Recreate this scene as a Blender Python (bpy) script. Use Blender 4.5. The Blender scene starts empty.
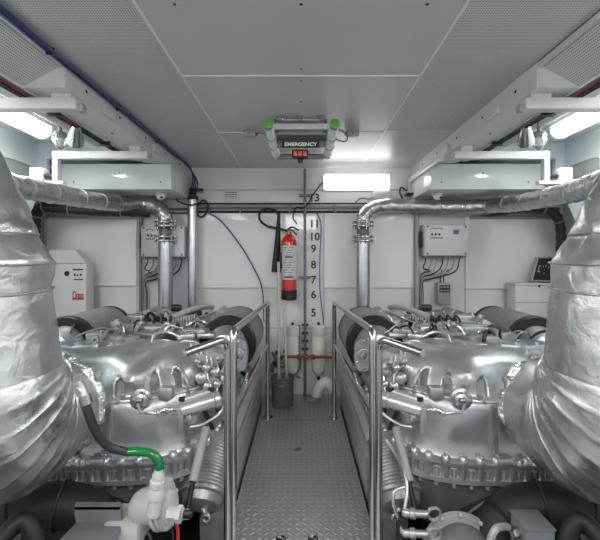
import bpy, bmesh, math, random
from mathutils import Vector, Matrix, noise
PI = math.pi
H = 1.24            # camera height above the chequer plates; all z below are measured from the camera's eye level
F = 400.0; CX = 301.0; CY = 260.0
col = bpy.context.scene.collection
V = Vector
def P(px, py, Y): return V(((px-CX)/F*Y, Y, (CY-py)/F*Y))

# ------------------------------------------------------------------ materials
def nt(name):
    m = bpy.data.materials.new(name); m.use_nodes = True
    n = m.node_tree; b = n.nodes['Principled BSDF']
    return m, n, b
def mat(name, c, metal=0.0, rough=0.5, bump=0.0, bscale=30, var=0.0, vscale=4, rvar=0.0, emit=None, es=1, coat=0, distort=0, detail=4):
    m, n, b = nt(name)
    b.inputs['Base Color'].default_value = (*c, 1); b.inputs['Metallic'].default_value = metal; b.inputs['Roughness'].default_value = rough
    if coat: b.inputs['Coat Weight'].default_value = coat
    if emit:
        b.inputs['Emission Color'].default_value = (*emit, 1); b.inputs['Emission Strength'].default_value = es
    tc = n.nodes.new('ShaderNodeTexCoord')
    if var:
        t = n.nodes.new('ShaderNodeTexNoise'); t.inputs['Scale'].default_value = vscale; t.inputs['Detail'].default_value = 5
        n.links.new(tc.outputs['Object'], t.inputs['Vector'])
        r = n.nodes.new('ShaderNodeMapRange'); r.inputs['From Min'].default_value = .3; r.inputs['From Max'].default_value = .7
        r.inputs['To Min'].default_value = 1-var; r.inputs['To Max'].default_value = 1+var
        n.links.new(t.outputs['Fac'], r.inputs['Value'])
        x = n.nodes.new('ShaderNodeVectorMath'); x.operation = 'SCALE'; x.inputs[0].default_value = c
        n.links.new(r.outputs['Result'], x.inputs['Scale']); n.links.new(x.outputs['Vector'], b.inputs['Base Color'])
        if rvar:
            r2 = n.nodes.new('ShaderNodeMapRange'); r2.inputs['From Min'].default_value = .3; r2.inputs['From Max'].default_value = .7
            r2.inputs['To Min'].default_value = max(rough-rvar, .05); r2.inputs['To Max'].default_value = rough+rvar
            n.links.new(t.outputs['Fac'], r2.inputs['Value']); n.links.new(r2.outputs['Result'], b.inputs['Roughness'])
    if bump:
        t = n.nodes.new('ShaderNodeTexNoise'); t.inputs['Scale'].default_value = bscale; t.inputs['Detail'].default_value = detail
        t.inputs['Distortion'].default_value = distort
        n.links.new(tc.outputs['Object'], t.inputs['Vector'])
        k = n.nodes.new('ShaderNodeBump'); k.inputs['Strength'].default_value = bump; k.inputs['Distance'].default_value = .01
        n.links.new(t.outputs['Fac'], k.inputs['Height']); n.links.new(k.outputs['Normal'], b.inputs['Normal'])
    return m
def mth(n, op, a, b=None, c=None):
    x = n.nodes.new('ShaderNodeMath'); x.operation = op
    for i, v in enumerate((a, b, c)):
        if v is None: continue
        if isinstance(v, (int, float)): x.inputs[i].default_value = v
        else: n.links.new(v, x.inputs[i])
    return x.outputs[0]
def chequer_mat():
    m, n, b = nt('chequer_plate')
    b.inputs['Metallic'].default_value = .6; b.inputs['Roughness'].default_value = .42
    tc = n.nodes.new('ShaderNodeTexCoord'); s = n.nodes.new('ShaderNodeSeparateXYZ'); n.links.new(tc.outputs['Object'], s.inputs[0])
    k = 29.0
    x = mth(n, 'MULTIPLY', s.outputs[0], k); y = mth(n, 'MULTIPLY', s.outputs[1], k)
    u = mth(n, 'SUBTRACT', mth(n, 'FRACT', x), .5); v = mth(n, 'SUBTRACT', mth(n, 'FRACT', y), .5)
    par = mth(n, 'FLOORED_MODULO', mth(n, 'ADD', mth(n, 'FLOOR', x), mth(n, 'FLOOR', y)), 2.0)
    a = mth(n, 'ADD', u, v); c = mth(n, 'SUBTRACT', u, v)
    sg = mth(n, 'SUBTRACT', mth(n, 'MULTIPLY', par, 2.0), 1.0)      # -1 / +1
    a2 = mth(n, 'MULTIPLY', a, a); c2 = mth(n, 'MULTIPLY', c, c)
    lo = mth(n, 'ADD', mth(n, 'MULTIPLY', a2, par), mth(n, 'MULTIPLY', c2, mth(n, 'SUBTRACT', 1.0, par)))
    hi = mth(n, 'ADD', mth(n, 'MULTIPLY', c2, par), mth(n, 'MULTIPLY', a2, mth(n, 'SUBTRACT', 1.0, par)))
    d = mth(n, 'ADD', mth(n, 'MULTIPLY', lo, 14.0), mth(n, 'MULTIPLY', hi, 1.9))
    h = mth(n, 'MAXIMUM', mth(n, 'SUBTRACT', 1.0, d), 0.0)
    bp = n.nodes.new('ShaderNodeBump'); bp.inputs['Strength'].default_value = 1; bp.inputs['Distance'].default_value = .004
    n.links.new(h, bp.inputs['Height']); n.links.new(bp.outputs['Normal'], b.inputs['Normal'])
    t = n.nodes.new('ShaderNodeTexNoise'); t.inputs['Scale'].default_value = 5; t.inputs['Detail'].default_value = 6
    n.links.new(tc.outputs['Object'], t.inputs['Vector'])
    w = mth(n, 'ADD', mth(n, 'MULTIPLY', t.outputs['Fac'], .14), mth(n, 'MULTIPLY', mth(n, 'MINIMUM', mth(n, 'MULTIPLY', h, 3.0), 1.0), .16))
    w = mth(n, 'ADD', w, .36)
    cb = n.nodes.new('ShaderNodeCombineXYZ')
    for i in range(3): n.links.new(w, cb.inputs[i])
    n.links.new(cb.outputs[0], b.inputs['Base Color'])
    return m
def perf_mat():
    m, n, b = nt('perforated_sheet'); b.inputs['Roughness'].default_value = .5
    tc = n.nodes.new('ShaderNodeTexCoord'); s = n.nodes.new('ShaderNodeSeparateXYZ'); n.links.new(tc.outputs['Object'], s.inputs[0])
    k = 105.0
    u = mth(n, 'SUBTRACT', mth(n, 'FRACT', mth(n, 'MULTIPLY', s.outputs[0], k)), .5)
    v = mth(n, 'SUBTRACT', mth(n, 'FRACT', mth(n, 'MULTIPLY', s.outputs[1], k)), .5)
    d = mth(n, 'ADD', mth(n, 'MULTIPLY', u, u), mth(n, 'MULTIPLY', v, v))
    hole = mth(n, 'LESS_THAN', d, .075)
    w = mth(n, 'SUBTRACT', .64, mth(n, 'MULTIPLY', hole, .46))
    cb = n.nodes.new('ShaderNodeCombineXYZ')
    for i in range(3): n.links.new(w, cb.inputs[i])
    n.links.new(cb.outputs[0], b.inputs['Base Color'])
    return m
M = {}
M['wall'] = mat('white_paint', (.73,.75,.74), 0, .28, bump=.12, bscale=6, var=.04, vscale=3, coat=.3)
M['panel'] = mat('panel_paint', (.77,.79,.78), 0, .3, bump=.05, bscale=8, var=.03, vscale=2, coat=.3)
M['side'] = mat('side_paint', (.68,.75,.78), 0, .35, bump=.05, bscale=8, var=.04, vscale=2)
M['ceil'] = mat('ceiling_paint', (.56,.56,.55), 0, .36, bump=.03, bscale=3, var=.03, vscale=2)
M['perf'] = perf_mat()
M['slate'] = mat('slate_paint', (.19,.205,.22), 0, .42, var=.08, vscale=10)
M['white'] = mat('white_enamel', (.62,.63,.62), 0, .38, var=.03, vscale=8)
M['duct'] = mat('duct_enamel', (.66,.71,.70), 0, .16, bump=.12, bscale=2.5, var=.03, vscale=4, coat=.5)
M['grey'] = mat('grey_paint', (.35,.36,.37), .1, .45, var=.05, vscale=10)
M['midgrey'] = mat('worn_grey', (.2,.21,.215), .3, .45, var=.15, vscale=12)
M['dark'] = mat('dark_grey', (.012,.0125,.014), .0, .55, bump=.2, bscale=15, var=.2, vscale=6)
M['bilge'] = mat('bilge_paint', (.05,.05,.052), 0, .6, var=.3, vscale=5)
M['black'] = mat('black_rubber', (.009,.009,.01), 0, .45)
M['rubber'] = mat('black_hose', (.03,.032,.035), 0, .38, bump=.2, bscale=120)
M['engine'] = mat('silver_engine_paint', (.50,.52,.54), .78, .33, bump=.13, bscale=14, var=.10, vscale=9, rvar=.07)
M['engine2'] = mat('worn_silver_paint', (.38,.39,.40), .65, .42, bump=.25, bscale=25, var=.22, vscale=14, rvar=.1)
M['side_casing'] = mat('casing_paint', (.5,.505,.51), .3, .4, bump=.1, bscale=18, var=.12, vscale=8)
M['steel'] = mat('polished_steel', (.50,.50,.50), 1, .2, bump=.02, bscale=60)
M['pipe'] = mat('galvanised_pipe', (.60,.61,.63), 1, .28, bump=.05, bscale=20, var=.1, vscale=10)
M['foil'] = mat('foil_lagging', (.66,.66,.67), .96, .33, bump=.5, bscale=16, var=.10, vscale=9, rvar=.10, distort=.8, detail=7)
M['foil2'] = mat('crinkled_foil_tape', (.56,.57,.58), .97, .27, bump=.6, bscale=34, var=.08, vscale=14, distort=1.0, detail=5)
M['crumple'] = mat('crumpled_foil', (.86,.86,.87), 1, .17, bump=1.0, bscale=34, distort=1.2, var=.04)
M['seam'] = mat('lagging_seam', (.55,.55,.56), .9, .35, bump=.5, bscale=60)
M['fabric'] = mat('filter_mesh', (.19,.188,.182), 0, .8, bump=.2, bscale=180, var=.1, vscale=30)
M['blue'] = mat('blue_cable', (.03,.035,.16), 0, .4)
M['violet'] = mat('violet_cable', (.16,.15,.32), 0, .4)
M['red'] = mat('red_enamel', (.62,.03,.02), 0, .22, coat=.4)
M['darkred'] = mat('dark_red_tube', (.22,.03,.03), 0, .4)
M['green'] = mat('bright_green', (.13,.42,.06), 0, .35)
M['deepgreen'] = mat('deep_green_paint', (.0,.16,.03), 0, .22, coat=.5)
M['ink'] = mat('black_ink', (.03,.03,.035), 0, .5)
M['redink'] = mat('red_ink', (.45,.03,.03), 0, .5)
M['screen'] = mat('screen_glass', (.02,.022,.025), 0, .12, coat=.5)
M['lcd'] = mat('blue_screen', (.10,.13,.22), 0, .2)
M['brass'] = mat('dull_brass', (.30,.27,.17), .8, .4)
M['plastic'] = mat('white_plastic', (.80,.80,.77), 0, .4)
M['cream'] = mat('cream_wood', (.55,.55,.5), 0, .5)
M['bucket'] = mat('grey_plastic', (.16,.165,.165), 0, .4)
M['pump'] = mat('pale_cast_paint', (.50,.51,.50), .0, .6, bump=.3, bscale=30)
M['lamp'] = mat('lit_diffuser', (1,1,1), 0, .4, emit=(1,.99,.95), es=7)
M['lamp2'] = mat('lit_wall_diffuser', (1,1,1), 0, .4, emit=(1,.99,.95), es=2.2)
M['redled'] = mat('red_led_window', (.3,.06,.04), 0, .3, emit=(.9,.12,.07), es=.22)
mg, ng, bg = nt('clear_glass'); bg.inputs['Transmission Weight'].default_value = .75; bg.inputs['Roughness'].default_value = .15; bg.inputs['Base Color'].default_value = (.9,.95,.93,1); M['glass'] = mg
M['chequer'] = chequer_mat()

# ------------------------------------------------------------------ mesh helpers
def catmull(pts, n=6):
    pts = [V(p) for p in pts]
    if len(pts) < 3: return pts
    out = []
    for i in range(len(pts)-1):
        p0 = pts[i-1] if i else pts[0]*2-pts[1]; p1 = pts[i]; p2 = pts[i+1]; p3 = pts[i+2] if i+2 < len(pts) else p2*2-p1
        for k in range(n):
            t = k/n
            out.append(.5*((2*p1)+(p2-p0)*t+(2*p0-5*p1+4*p2-p3)*t*t+(3*p1-p0-3*p2+p3)*t*t*t))
    out.append(pts[-1]); return out
def round_path(pts, r, n=5):
    pts = [V(p) for p in pts]; out = [pts[0]]
    for i in range(1, len(pts)-1):
        a, b, c = pts[i-1], pts[i], pts[i+1]
        d1 = (a-b); d2 = (c-b); k = min(r, d1.length*.45, d2.length*.45); d1.normalize(); d2.normalize()
        p, q = b+d1*k, b+d2*k
        for j in range(n+1):
            t = j/n; out.append(p*(1-t)**2+b*2*t*(1-t)+q*t*t)
    out.append(pts[-1]); return out
origin = {}
def basis(d):
    d = V(d).normalized(); up = V((0,0,1)) if abs(d.z) < .95 else V((0,1,0))
    a = d.cross(up).normalized(); return a, a.cross(d).normalized(), d
class MB:
    def __init__(s): s.bm = bmesh.new()
    def box(s, x0, x1, y0, y1, z0, z1, bev=0, rot=None, about=None):
        c = V(((x0+x1)/2, (y0+y1)/2, (z0+z1)/2))
        r = bmesh.ops.create_cube(s.bm, size=1); vs = r['verts']
        for v in vs: v.co = V((v.co.x*abs(x1-x0), v.co.y*abs(y1-y0), v.co.z*abs(z1-z0)))
        if bev:
            es = list({e for v in vs for e in v.link_edges})
            g = bmesh.ops.bevel(s.bm, geom=es, offset=bev, segments=2, affect='EDGES', profile=.5)
            vs = list({v for f in g['faces'] for v in f.verts} | {v for v in vs if v.is_valid})
        R = rot.to_matrix() if hasattr(rot, 'to_matrix') else rot
        for v in vs:
            if R is not None: v.co = R @ v.co
            v.co += c
        return s
    def cyl(s, a, b, r, r2=None, n=16, cap=True):
        return s.sweep([a, b], [r, r if r2 is None else r2], n, cap=cap)
    def sweep(s, pts, r, n=12, cap=True, mod=None, up=None):
        pts = [V(p) for p in pts]; m = len(pts)
        rr = r if isinstance(r, (list, tuple)) else [r]*m
        T = []
        for i in range(m):
            t = (pts[min(i+1, m-1)]-pts[max(i-1, 0)])
            T.append(t.normalized() if t.length > 1e-9 else V((0,0,1)))
        a = basis(T[0])[0] if up is None else V(up).cross(T[0]).normalized()
        rings = []
        for i in range(m):
            a = (a-T[i]*a.dot(T[i])).normalized(); b = T[i].cross(a)
            ring = []
            for k in range(n):
                th = 2*PI*k/n
                q = rr[i]
                if mod: q += mod(i, th, pts[i]+(a*math.cos(th)+b*math.sin(th))*rr[i], (a*math.cos(th)+b*math.sin(th)))
                ring.append(s.bm.verts.new(pts[i]+(a*math.cos(th)+b*math.sin(th))*q))
            rings.append(ring)
        for i in range(m-1):
            for k in range(n):
                s.bm.faces.new((rings[i][k], rings[i][(k+1)%n], rings[i+1][(k+1)%n], rings[i+1][k]))
        if cap:
            s.bm.faces.new(rings[0][::-1]); s.bm.faces.new(rings[-1])
        return s
    def tube(s, pts, r, n=10, smooth=6): return s.sweep(catmull(pts, smooth), r, n)
    def lathe(s, p, d, prof, n=24):      # prof: (distance along d, radius)
        p = V(p); d = V(d).normalized(); a, b, d = basis(d)
        rings = []
        for (h, r) in prof:
            rings.append([s.bm.verts.new(p+d*h+(a*math.cos(2*PI*k/n)+b*math.sin(2*PI*k/n))*max(r, 1e-4)) for k in range(n)])
        for i in range(len(rings)-1):
            for k in range(n):
                s.bm.faces.new((rings[i][k], rings[i][(k+1)%n], rings[i+1][(k+1)%n], rings[i+1][k]))
        s.bm.faces.new(rings[0][::-1]); s.bm.faces.new(rings[-1]); return s
    def ball(s, c, r, sc=(1,1,1), n=12):
        g = bmesh.ops.create_uvsphere(s.bm, u_segments=n, v_segments=max(6, n//2), radius=r)
        for v in g['verts']: v.co = V((v.co.x*sc[0], v.co.y*sc[1], v.co.z*sc[2]))+V(c)
        return s
    def hexb(s, p, d, r, h): return s.lathe(p, d, [(0,r),(h,r),(h+.001,r*.8)], 6)
    def torus(s, c, d, R, r, n=28, m=8, arc=(0, 2*PI)):
        a, b, d = basis(d); full = abs(arc[1]-arc[0]-2*PI) < 1e-6
        cnt = n if full else n+1
        pts = [V(c)+(a*math.cos(arc[0]+(arc[1]-arc[0])*k/n)+b*math.sin(arc[0]+(arc[1]-arc[0])*k/n))*R for k in range(cnt)]
        if full:
            rings = []
            for k in range(n):
                rad = (pts[k]-V(c)).normalized()
                rings.append([s.bm.verts.new(pts[k]+(rad*math.cos(2*PI*j/m)+d*math.sin(2*PI*j/m))*r) for j in range(m)])
            for k in range(n):
                for j in range(m):
                    s.bm.faces.new((rings[k][j], rings[k][(j+1)%m], rings[(k+1)%n][(j+1)%m], rings[(k+1)%n][j]))
        else: s.sweep(pts, r, m)
        return s
    def prism(s, poly, ext):             # poly of 3-D points, extruded by the vector ext
        a = [s.bm.verts.new(V(p)) for p in poly]; b = [s.bm.verts.new(V(p)+V(ext)) for p in poly]; n = len(a)
        s.bm.faces.new(a); s.bm.faces.new(b[::-1])
        for k in range(n): s.bm.faces.new((a[k], b[k], b[(k+1)%n], a[(k+1)%n]))
        return s
    def build(s, name, m, parent=None, smooth=True, raw=False):
        bm = s.bm
        for v in bm.verts: v.co.z += H
        bmesh.ops.recalc_face_normals(bm, faces=bm.faces)
        if parent is not None: o0 = origin[parent.name]
        else:
            xs = [v.co.x for v in bm.verts]; ys = [v.co.y for v in bm.verts]; zs = [v.co.z for v in bm.verts]
            o0 = V(((min(xs)+max(xs))/2, (min(ys)+max(ys))/2, min(zs)))
        for v in bm.verts: v.co -= o0
        me = bpy.data.meshes.new(name); 
        for f in bm.faces: f.smooth = smooth
        if smooth:
            for e in bm.edges:
                if len(e.link_faces) == 2 and e.calc_face_angle(0) > math.radians(38): e.smooth = False
        bm.to_mesh(me); bm.free()
        me.materials.append(M[m] if isinstance(m, str) else m)
        o = bpy.data.objects.new(name, me); col.objects.link(o)
        if parent is None: o.location = o0
        else: o.parent = parent
        origin[o.name] = o0
        return o
def tag(o, label=None, cat=None, group=None, kind=None):
    if label: o['label'] = label
    if cat: o['category'] = cat
    if group: o['group'] = group
    if kind: o['kind'] = kind
    return o
def thing(name, loc, label, cat, group=None):
    o = bpy.data.objects.new(name, None); col.objects.link(o); o.empty_display_size = .05
    o.location = V(loc)+V((0,0,H)); origin[o.name] = o.location.copy()
    return tag(o, label, cat, group)
def struct(name, mb, m, smooth=False):
    o = mb.build(name, m, None, smooth); o['kind'] = 'structure'; return o
def text(name, s, size, center, m, parent, right=(1,0,0), up=(0,0,1), ext=.0008, bold=0, width=None):
    cu = bpy.data.curves.new(name, 'FONT'); cu.body = s; cu.size = size; cu.align_x = 'CENTER'; cu.align_y = 'CENTER'; cu.extrude = ext; cu.offset = bold
    t = bpy.data.objects.new(name, cu); col.objects.link(t)
    bpy.context.view_layer.update()
    me = bpy.data.meshes.new_from_object(t.evaluated_get(bpy.context.evaluated_depsgraph_get()))
    bpy.data.objects.remove(t)
    r = V(right).normalized(); u = V(up).normalized(); nrm = r.cross(u)
    if width:
        w = max(v.co.x for v in me.vertices)-min(v.co.x for v in me.vertices); k = width/w
    else: k = 1
    o0 = origin[parent.name]
    for v in me.vertices:
        v.co = V(center)+V((0,0,H))-o0 + r*v.co.x*k+u*v.co.y+nrm*v.co.z
    me.materials.clear(); me.materials.append(M[m])
    o = bpy.data.objects.new(name, me); col.objects.link(o); o.parent = parent; origin[o.name] = o0
    return o
YW = 3.70
ZC = .85
ZF = -H
ZB = -H-.42
# ------------------------------------------------------------------ the setting
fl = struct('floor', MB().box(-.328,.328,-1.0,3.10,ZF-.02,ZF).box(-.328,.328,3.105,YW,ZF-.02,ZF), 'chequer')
struct('floor_bilge', MB().box(-2.5,2.5,-1.0,YW+.05,ZB-.05,ZB), 'bilge')
for s, nm in ((-1,'trim_1'),(1,'trim_2')):   # the carriers under the walkway edge
    struct(nm, MB().box(s*.326, s*.30, -1.0, YW, ZB, ZF-.02), 'dark')
# back wall
wb = struct('wall_back', MB().box(-2.45,2.45,YW,YW+.06,ZB,1.1), 'wall')
for i, (x0, x1, y0, y1) in enumerate(((197,278,213,288),(324,414,213,288),(47,137,219,286),(465,556,217,289))):
    a = P(x0, y1, YW-.01); b = P(x1, y0, YW-.01)
    struct('trim_%d' % (3+i), MB().box(a.x, b.x, YW-.022, YW, a.z, b.z, bev=.006), 'panel')
# horizontal lap seams of the back wall
mb = MB(); z = P(0,190,YW).z
mb.box(-2.4,2.4,YW-.006,YW,z-.003,z+.003); z = P(0,328,YW).z; mb.box(-2.4,2.4,YW-.004,YW,z-.003,z+.003)
for px in (197,324,414,137,465): x = P(px,0,YW).x; mb.box(x-.003,x+.003,YW-.004,YW,ZF,P(0,288,YW).z)
o = mb.build('seam', 'grey', wb, False)
for s_, y in (('13',198),('11',224),('10',237),('9',249),('8',265),('7',280),('6',295),('5',313)):
    text('draft_number', s_, .098, P(314.5 if len(s_) > 1 else 313.5, y, YW-.004), 'ink', wb, bold=.0022)
# ceiling centre and perforated strips
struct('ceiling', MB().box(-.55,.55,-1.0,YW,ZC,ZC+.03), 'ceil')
for s, nm in ((-1,'ceiling_left'),(1,'ceiling_right')):
    struct(nm, MB().box(s*.553, s*1.02, -1.0, 2.62, ZC+.004, ZC+.03), 'perf')
for s, nm in ((-1,'ceiling_left_rear'),(1,'ceiling_right_rear')):
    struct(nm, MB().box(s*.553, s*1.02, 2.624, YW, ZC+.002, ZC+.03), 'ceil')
mb = MB()
for y in (1.845, 2.66): mb.box(-.55,.55,y-.004,y+.004,ZC-.003,ZC)
for s in (-1,1): mb.box(s*.556,s*.544,-1.0,YW,ZC-.003,ZC)
struct('trim_7', mb, 'panel')
mb = MB()
for x in (-.42,0,.42):
    for y in (1.33, 1.78, 1.90, 2.15): 
        if x == 0 or y == 1.33: mb.ball((x,y,ZC), .006, (1,1,.5), 8)
struct('trim_8', mb, 'dark')
# outboard ceiling, side walls, longitudinal box beams
for s, side in ((-1,'left'),(1,'right')):
    struct('ceiling_outboard_'+side, MB().box(s*1.02, s*2.45, -1.0, YW, ZC+.03, ZC+.06), 'side')
    mb = MB()
    poly = [(s*1.98,-1.0,ZC+.03),(s*1.98,3.02,ZC+.03),(s*1.98,3.02,.50),(s*1.98,2.75,0.05),(s*1.98,2.75,ZB),(s*1.98,-1.0,ZB)]
    mb.prism(poly, (s*.04,0,0))
    w = struct('wall_'+side, mb, 'side')
    # recessed inspection panel with a rounded rim
    mb = MB(); Yc, zc, hw, hh = 2.79, .64, .15, .048; ring = []
    for k in range(28):
        t = 2*PI*k/28; ex = lambda q: math.copysign(abs(q)**.45, q)
        ring.append((s*1.972, Yc+hw*ex(math.cos(t)), zc+hh*ex(math.sin(t))))
    mb.prism(ring, (s*.01,0,0)); mb.sweep(ring+[ring[0]], .004, 6)
    mb.build('inspection_panel', 'grey', w)
    mb = MB(); ring = []
    for k in range(28):
        t = 2*PI*k/28; ex = lambda q: math.copysign(abs(q)**.45, q)
        ring.append((s*1.972, 2.62+.14*ex(math.cos(t)), .28+.13*ex(math.sin(t))))
    mb.prism(ring, (s*.01,0,0)); mb.sweep(ring+[ring[0]], .004, 6)
    mb.build('inspection_panel', 'grey', w)
    struct('wall_rear_'+side, MB().box(s*2.42, s*2.46, 2.9, YW, ZB, ZC+.03), 'wall')
    # transverse strip over the duct
    struct('trim_%d' % (9 if s < 0 else 10), MB().box(s*1.98, s*1.2, 3.0, 3.04, .76, ZC+.03).box(s*1.98,s*1.91,3.0,3.04,.5,.76), 'side')
    # box beam: inner face + underside
    mb = MB()
    mb.box(s*1.02, s*1.035, 1.73, YW, .745, ZC+.03)
    mb.box(s*1.0355, s*1.1895, 1.746, YW, .746, .757)
    mb.box(s*1.0355, s*1.1895, 1.73, 1.7455, .7465, ZC+.028)
    mb.box(s*1.19, s*1.20, 1.73, YW, .745, ZC+.03)
    bo = struct('trim_%d' % (11 if s < 0 else 12), mb, 'white')
    for y in (1.9, 2.25, 2.62, 3.0, 3.35):
        mb = MB(); mb.ball((s*1.019, y, .80), .008, (.5,1,1), 8); mb.ball((s*1.11, y+.1, .744), .007, (1,1,.4), 8); mb.build('rivet', 'dark', bo)
    mb = MB()
    for y in (2.05, 2.75): mb.box(s*1.005, s*1.02, y, y+.10, .752, .80, bev=.003)
    mb.build('bracket', 'white', bo)
    # perforated sloping lining in front of the beam
    mb = MB()
    mb.prism([(s*1.02,-1.0,ZC+.0),(s*1.20,-1.0,.75),(s*1.20,1.73,.75),(s*1.02,1.73,ZC)], (0,0,.01))
    struct('trim_%d' % (13 if s < 0 else 14), mb, 'perf')
    mb = MB().box(s*1.02, s*1.03, -1.0, 1.73, ZC-.02, ZC+.03)
    struct('trim_%d' % (15 if s < 0 else 16), mb, 'ceil')
# back-wall framing tubes above the outboard panels
for i, (pts) in enumerate((((45,275),(45,215),(141,215),(141,224)), ((470,217.5),(557,217.5),(557,262)))):
    mb = MB(); mb.sweep(round_path([P(a,b,YW-.018) for a,b in pts], .05), .018, 10)
    t = mb.build('conduit', 'grey'); tag(t, 'grey conduit framing the %s outboard back-wall panel' % ('left' if i == 0 else 'right'), 'conduit')

# ------------------------------------------------------------------ cable bundle and conduits along the back wall
t = thing('pipe_run', P(301,210,YW-.04), 'horizontal run of grey pipes and cables across the whole back wall above the panels', 'pipes')
mb = MB()
for px in (210,241,290,335,383,405): q = P(px,209,YW); mb.box(q.x-.008,q.x+.008,YW-.05,YW,q.z-.04,q.z+.035)
mb.build('clamp', 'midgrey', t, False)
for y, r, m, nm in ((203.5,.006,'black','cable'),(206,.012,'grey','pipe'),(208.6,.007,'midgrey','cable'),(211.8,.010,'black','pipe')):
    mb = MB(); mb.sweep([P(198,y,YW-.03), P(420,y,YW-.03)], r, 8); mb.build(nm, m, t)
for (x0,x1) in ((60,198),(410,560)):
    mb = MB(); mb.sweep([P(x0,209,YW-.03), P(x1,209,YW-.03)], .012, 8).sweep([P(x0,213,YW-.03), P(x1,213,YW-.03)], .008, 8); mb.build('pipe', 'midgrey', t)
mb = MB(); mb.sweep([P(305,169,YW-.05), P(305,398,YW-.05)], .013, 10)
t = mb.build('standpipe', 'midgrey'); tag(t, 'thin dark vertical pipe on the back wall beside the painted draft numbers', 'pipe')
for y in (196,277): MB().box(P(299,0,YW).x, P(311,0,YW).x, YW-.06, YW, P(0,y+1,YW).z, P(0,y-1,YW).z).build('clamp', 'midgrey', t, False)
for y in (325,333,341,349): q = P(305,y,YW-.05); MB().cyl(q-V((.03,0,0)), q+V((.03,0,0)), .011, n=8).build('fitting', 'dark', t)

def cable(name, pts, r, m, label, group=None, n=8):
    o = MB().tube(pts, r, n).build(name, m); return tag(o, label, 'cable', group)
cable('cable', [P(208,212,YW-.06),P(222,222,YW-.045),P(240,245,YW-.04),P(252,265,YW-.04),P(262,288,YW-.04),P(264,322,YW-.04)], .0055, 'blue', 'blue cable curving down across the left centre wall panel')
cable('cable', [P(317,213,YW-.04),P(321,225,YW-.04),P(320,255,YW-.03),P(320,290,YW-.03),P(324,325,YW-.04)], .006, 'violet', 'violet cable running down just right of the painted draft numbers')
cable('cable', [P(297,224,YW-.03),P(293,217,YW-.05),P(296,208,YW-.06),P(305,207,YW-.07),P(313,195,YW-.03),P(321,184,YW-.03),P(325,182,YW-.03)], .006, 'black', 'black cable looping from the pipes up to the wall lamp')
cable('cable', [P(351,212,YW-.05),P(356,202,YW-.04),P(362,198,YW-.04),P(369,199,YW-.04),P(376,196,YW-.04)], .006, 'midgrey', 'short grey cable kinked over the pipe run right of the wall lamp')
cable('cable', [P(196,206,YW-.06),P(204,200,YW-.06),P(208,208,YW-.06),P(202,217,YW-.06),P(194,212,YW-.06)], .008, 'black', 'black cable looped around the head of the silver standpipe')
# vent grille on the back wall
t = thing('vent_grille', P(231,199,YW-.01), 'small oblong vent grille on the back wall above the pipe run', 'vent')
a, b = P(223.5,200,YW), P(239,192,YW)
MB().box(a.x,b.x,YW-.015,YW,a.z,b.z,bev=.01).build('frame','panel',t)
mb = MB()
for k in range(4):
    z = a.z+.012+k*.017; mb.box(a.x+.015,b.x-.015,YW-.02,YW-.013,z,z+.006)
mb.build('slat','midgrey',t,False)
# wall standpipe (silver) left
mb = MB(); mb.cyl(P(192.5,200,YW-.1), V((P(192.5,330,YW-.1).x,YW-.1,ZB)), .042, n=20)
t = mb.build('standpipe','pipe'); tag(t,'thick silver vertical pipe on the back wall left of the blue cable','pipe')
MB().cyl(P(192.5,196,YW-.1),P(192.5,200,YW-.1),.05,n=20).build('collar','dark',t)
mb = MB(); mb.sweep(round_path([P(417,212,YW-.05),P(417,262,YW-.05),V((P(417,310,YW-.05).x,YW-.05,ZB))],.03),.022,12)
t = mb.build('standpipe','grey'); tag(t,'slim grey vertical conduit left of the right control box','pipe')
mb = MB(); mb.sweep([P(140.5,222,YW-.04),V((P(140.5,310,YW-.04).x,YW-.04,ZB))],.016,10)
t = mb.build('standpipe','midgrey'); tag(t,'slim dark vertical conduit left of the left control box','pipe')

# ------------------------------------------------------------------ control boxes
def control_box(x0, x1, y0, y1, label, lcd):
    a, b = P(x0,y1,3.6), P(x1,y0,3.6)
    t = thing('control_box', (0.5*(a.x+b.x), 3.64, a.z), label, 'control box')
    MB().box(a.x,b.x,3.56,YW,a.z,b.z,bev=.005).build('cabinet','white',t)
    MB().box(a.x+.004,b.x-.004,3.548,3.558,a.z+.004,b.z-.004,bev=.004).build('door','white',t)
    for x in (a.x+.025,b.x-.025):
        for z in (a.z+.02,b.z-.02): MB().lathe((x,3.548,z),(0,-1,0),[(0,.008),(.004,.006)],10).build('screw','dark',t)
    mb = MB(); rnd = random.Random(3)
    for k in range(3): mb.lathe((a.x+.065+k*.032,3.548,b.z-.088),(0,-1,0),[(0,.011),(.003,.010)],14)
    mb.build('emblem','ink',t)
    w = b.x-a.x
    for k,(m,y) in enumerate((('ink',.045),('redink',.040),('ink',.125))):
        mb = MB()
        for j in range(7):
            if k == 1 and j in (0,3,6): continue
            if k == 0 and j in (1,2,4,5): continue
            mb.box(a.x+.05+j*.016,a.x+.061+j*.016,3.5465,3.548,b.z-y,b.z-y+.012)
        mb.build('lettering',m,t,False)
    if lcd: MB().box(b.x-.135,b.x-.085,3.544,3.549,b.z-.085,b.z-.045,bev=.002).build('display','lcd',t)
    MB().box(a.x-.03,a.x-.002,3.60,3.66,a.z+.08,b.z-.06,bev=.005).build('terminal_block','dark',t)
    MB().box(a.x+.01,b.x-.02,3.60,3.66,a.z-.018,a.z,bev=.002).build('gland_strip','midgrey',t)
    return t, a, b
ctl1,a1,b1 = control_box(143,186,226,257,'white control box half hidden behind the left silver downpipe','')
ctl2,a2,b2 = control_box(423,466,225,256,'white control box with a small blue screen on the back wall right of centre',True)
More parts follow.
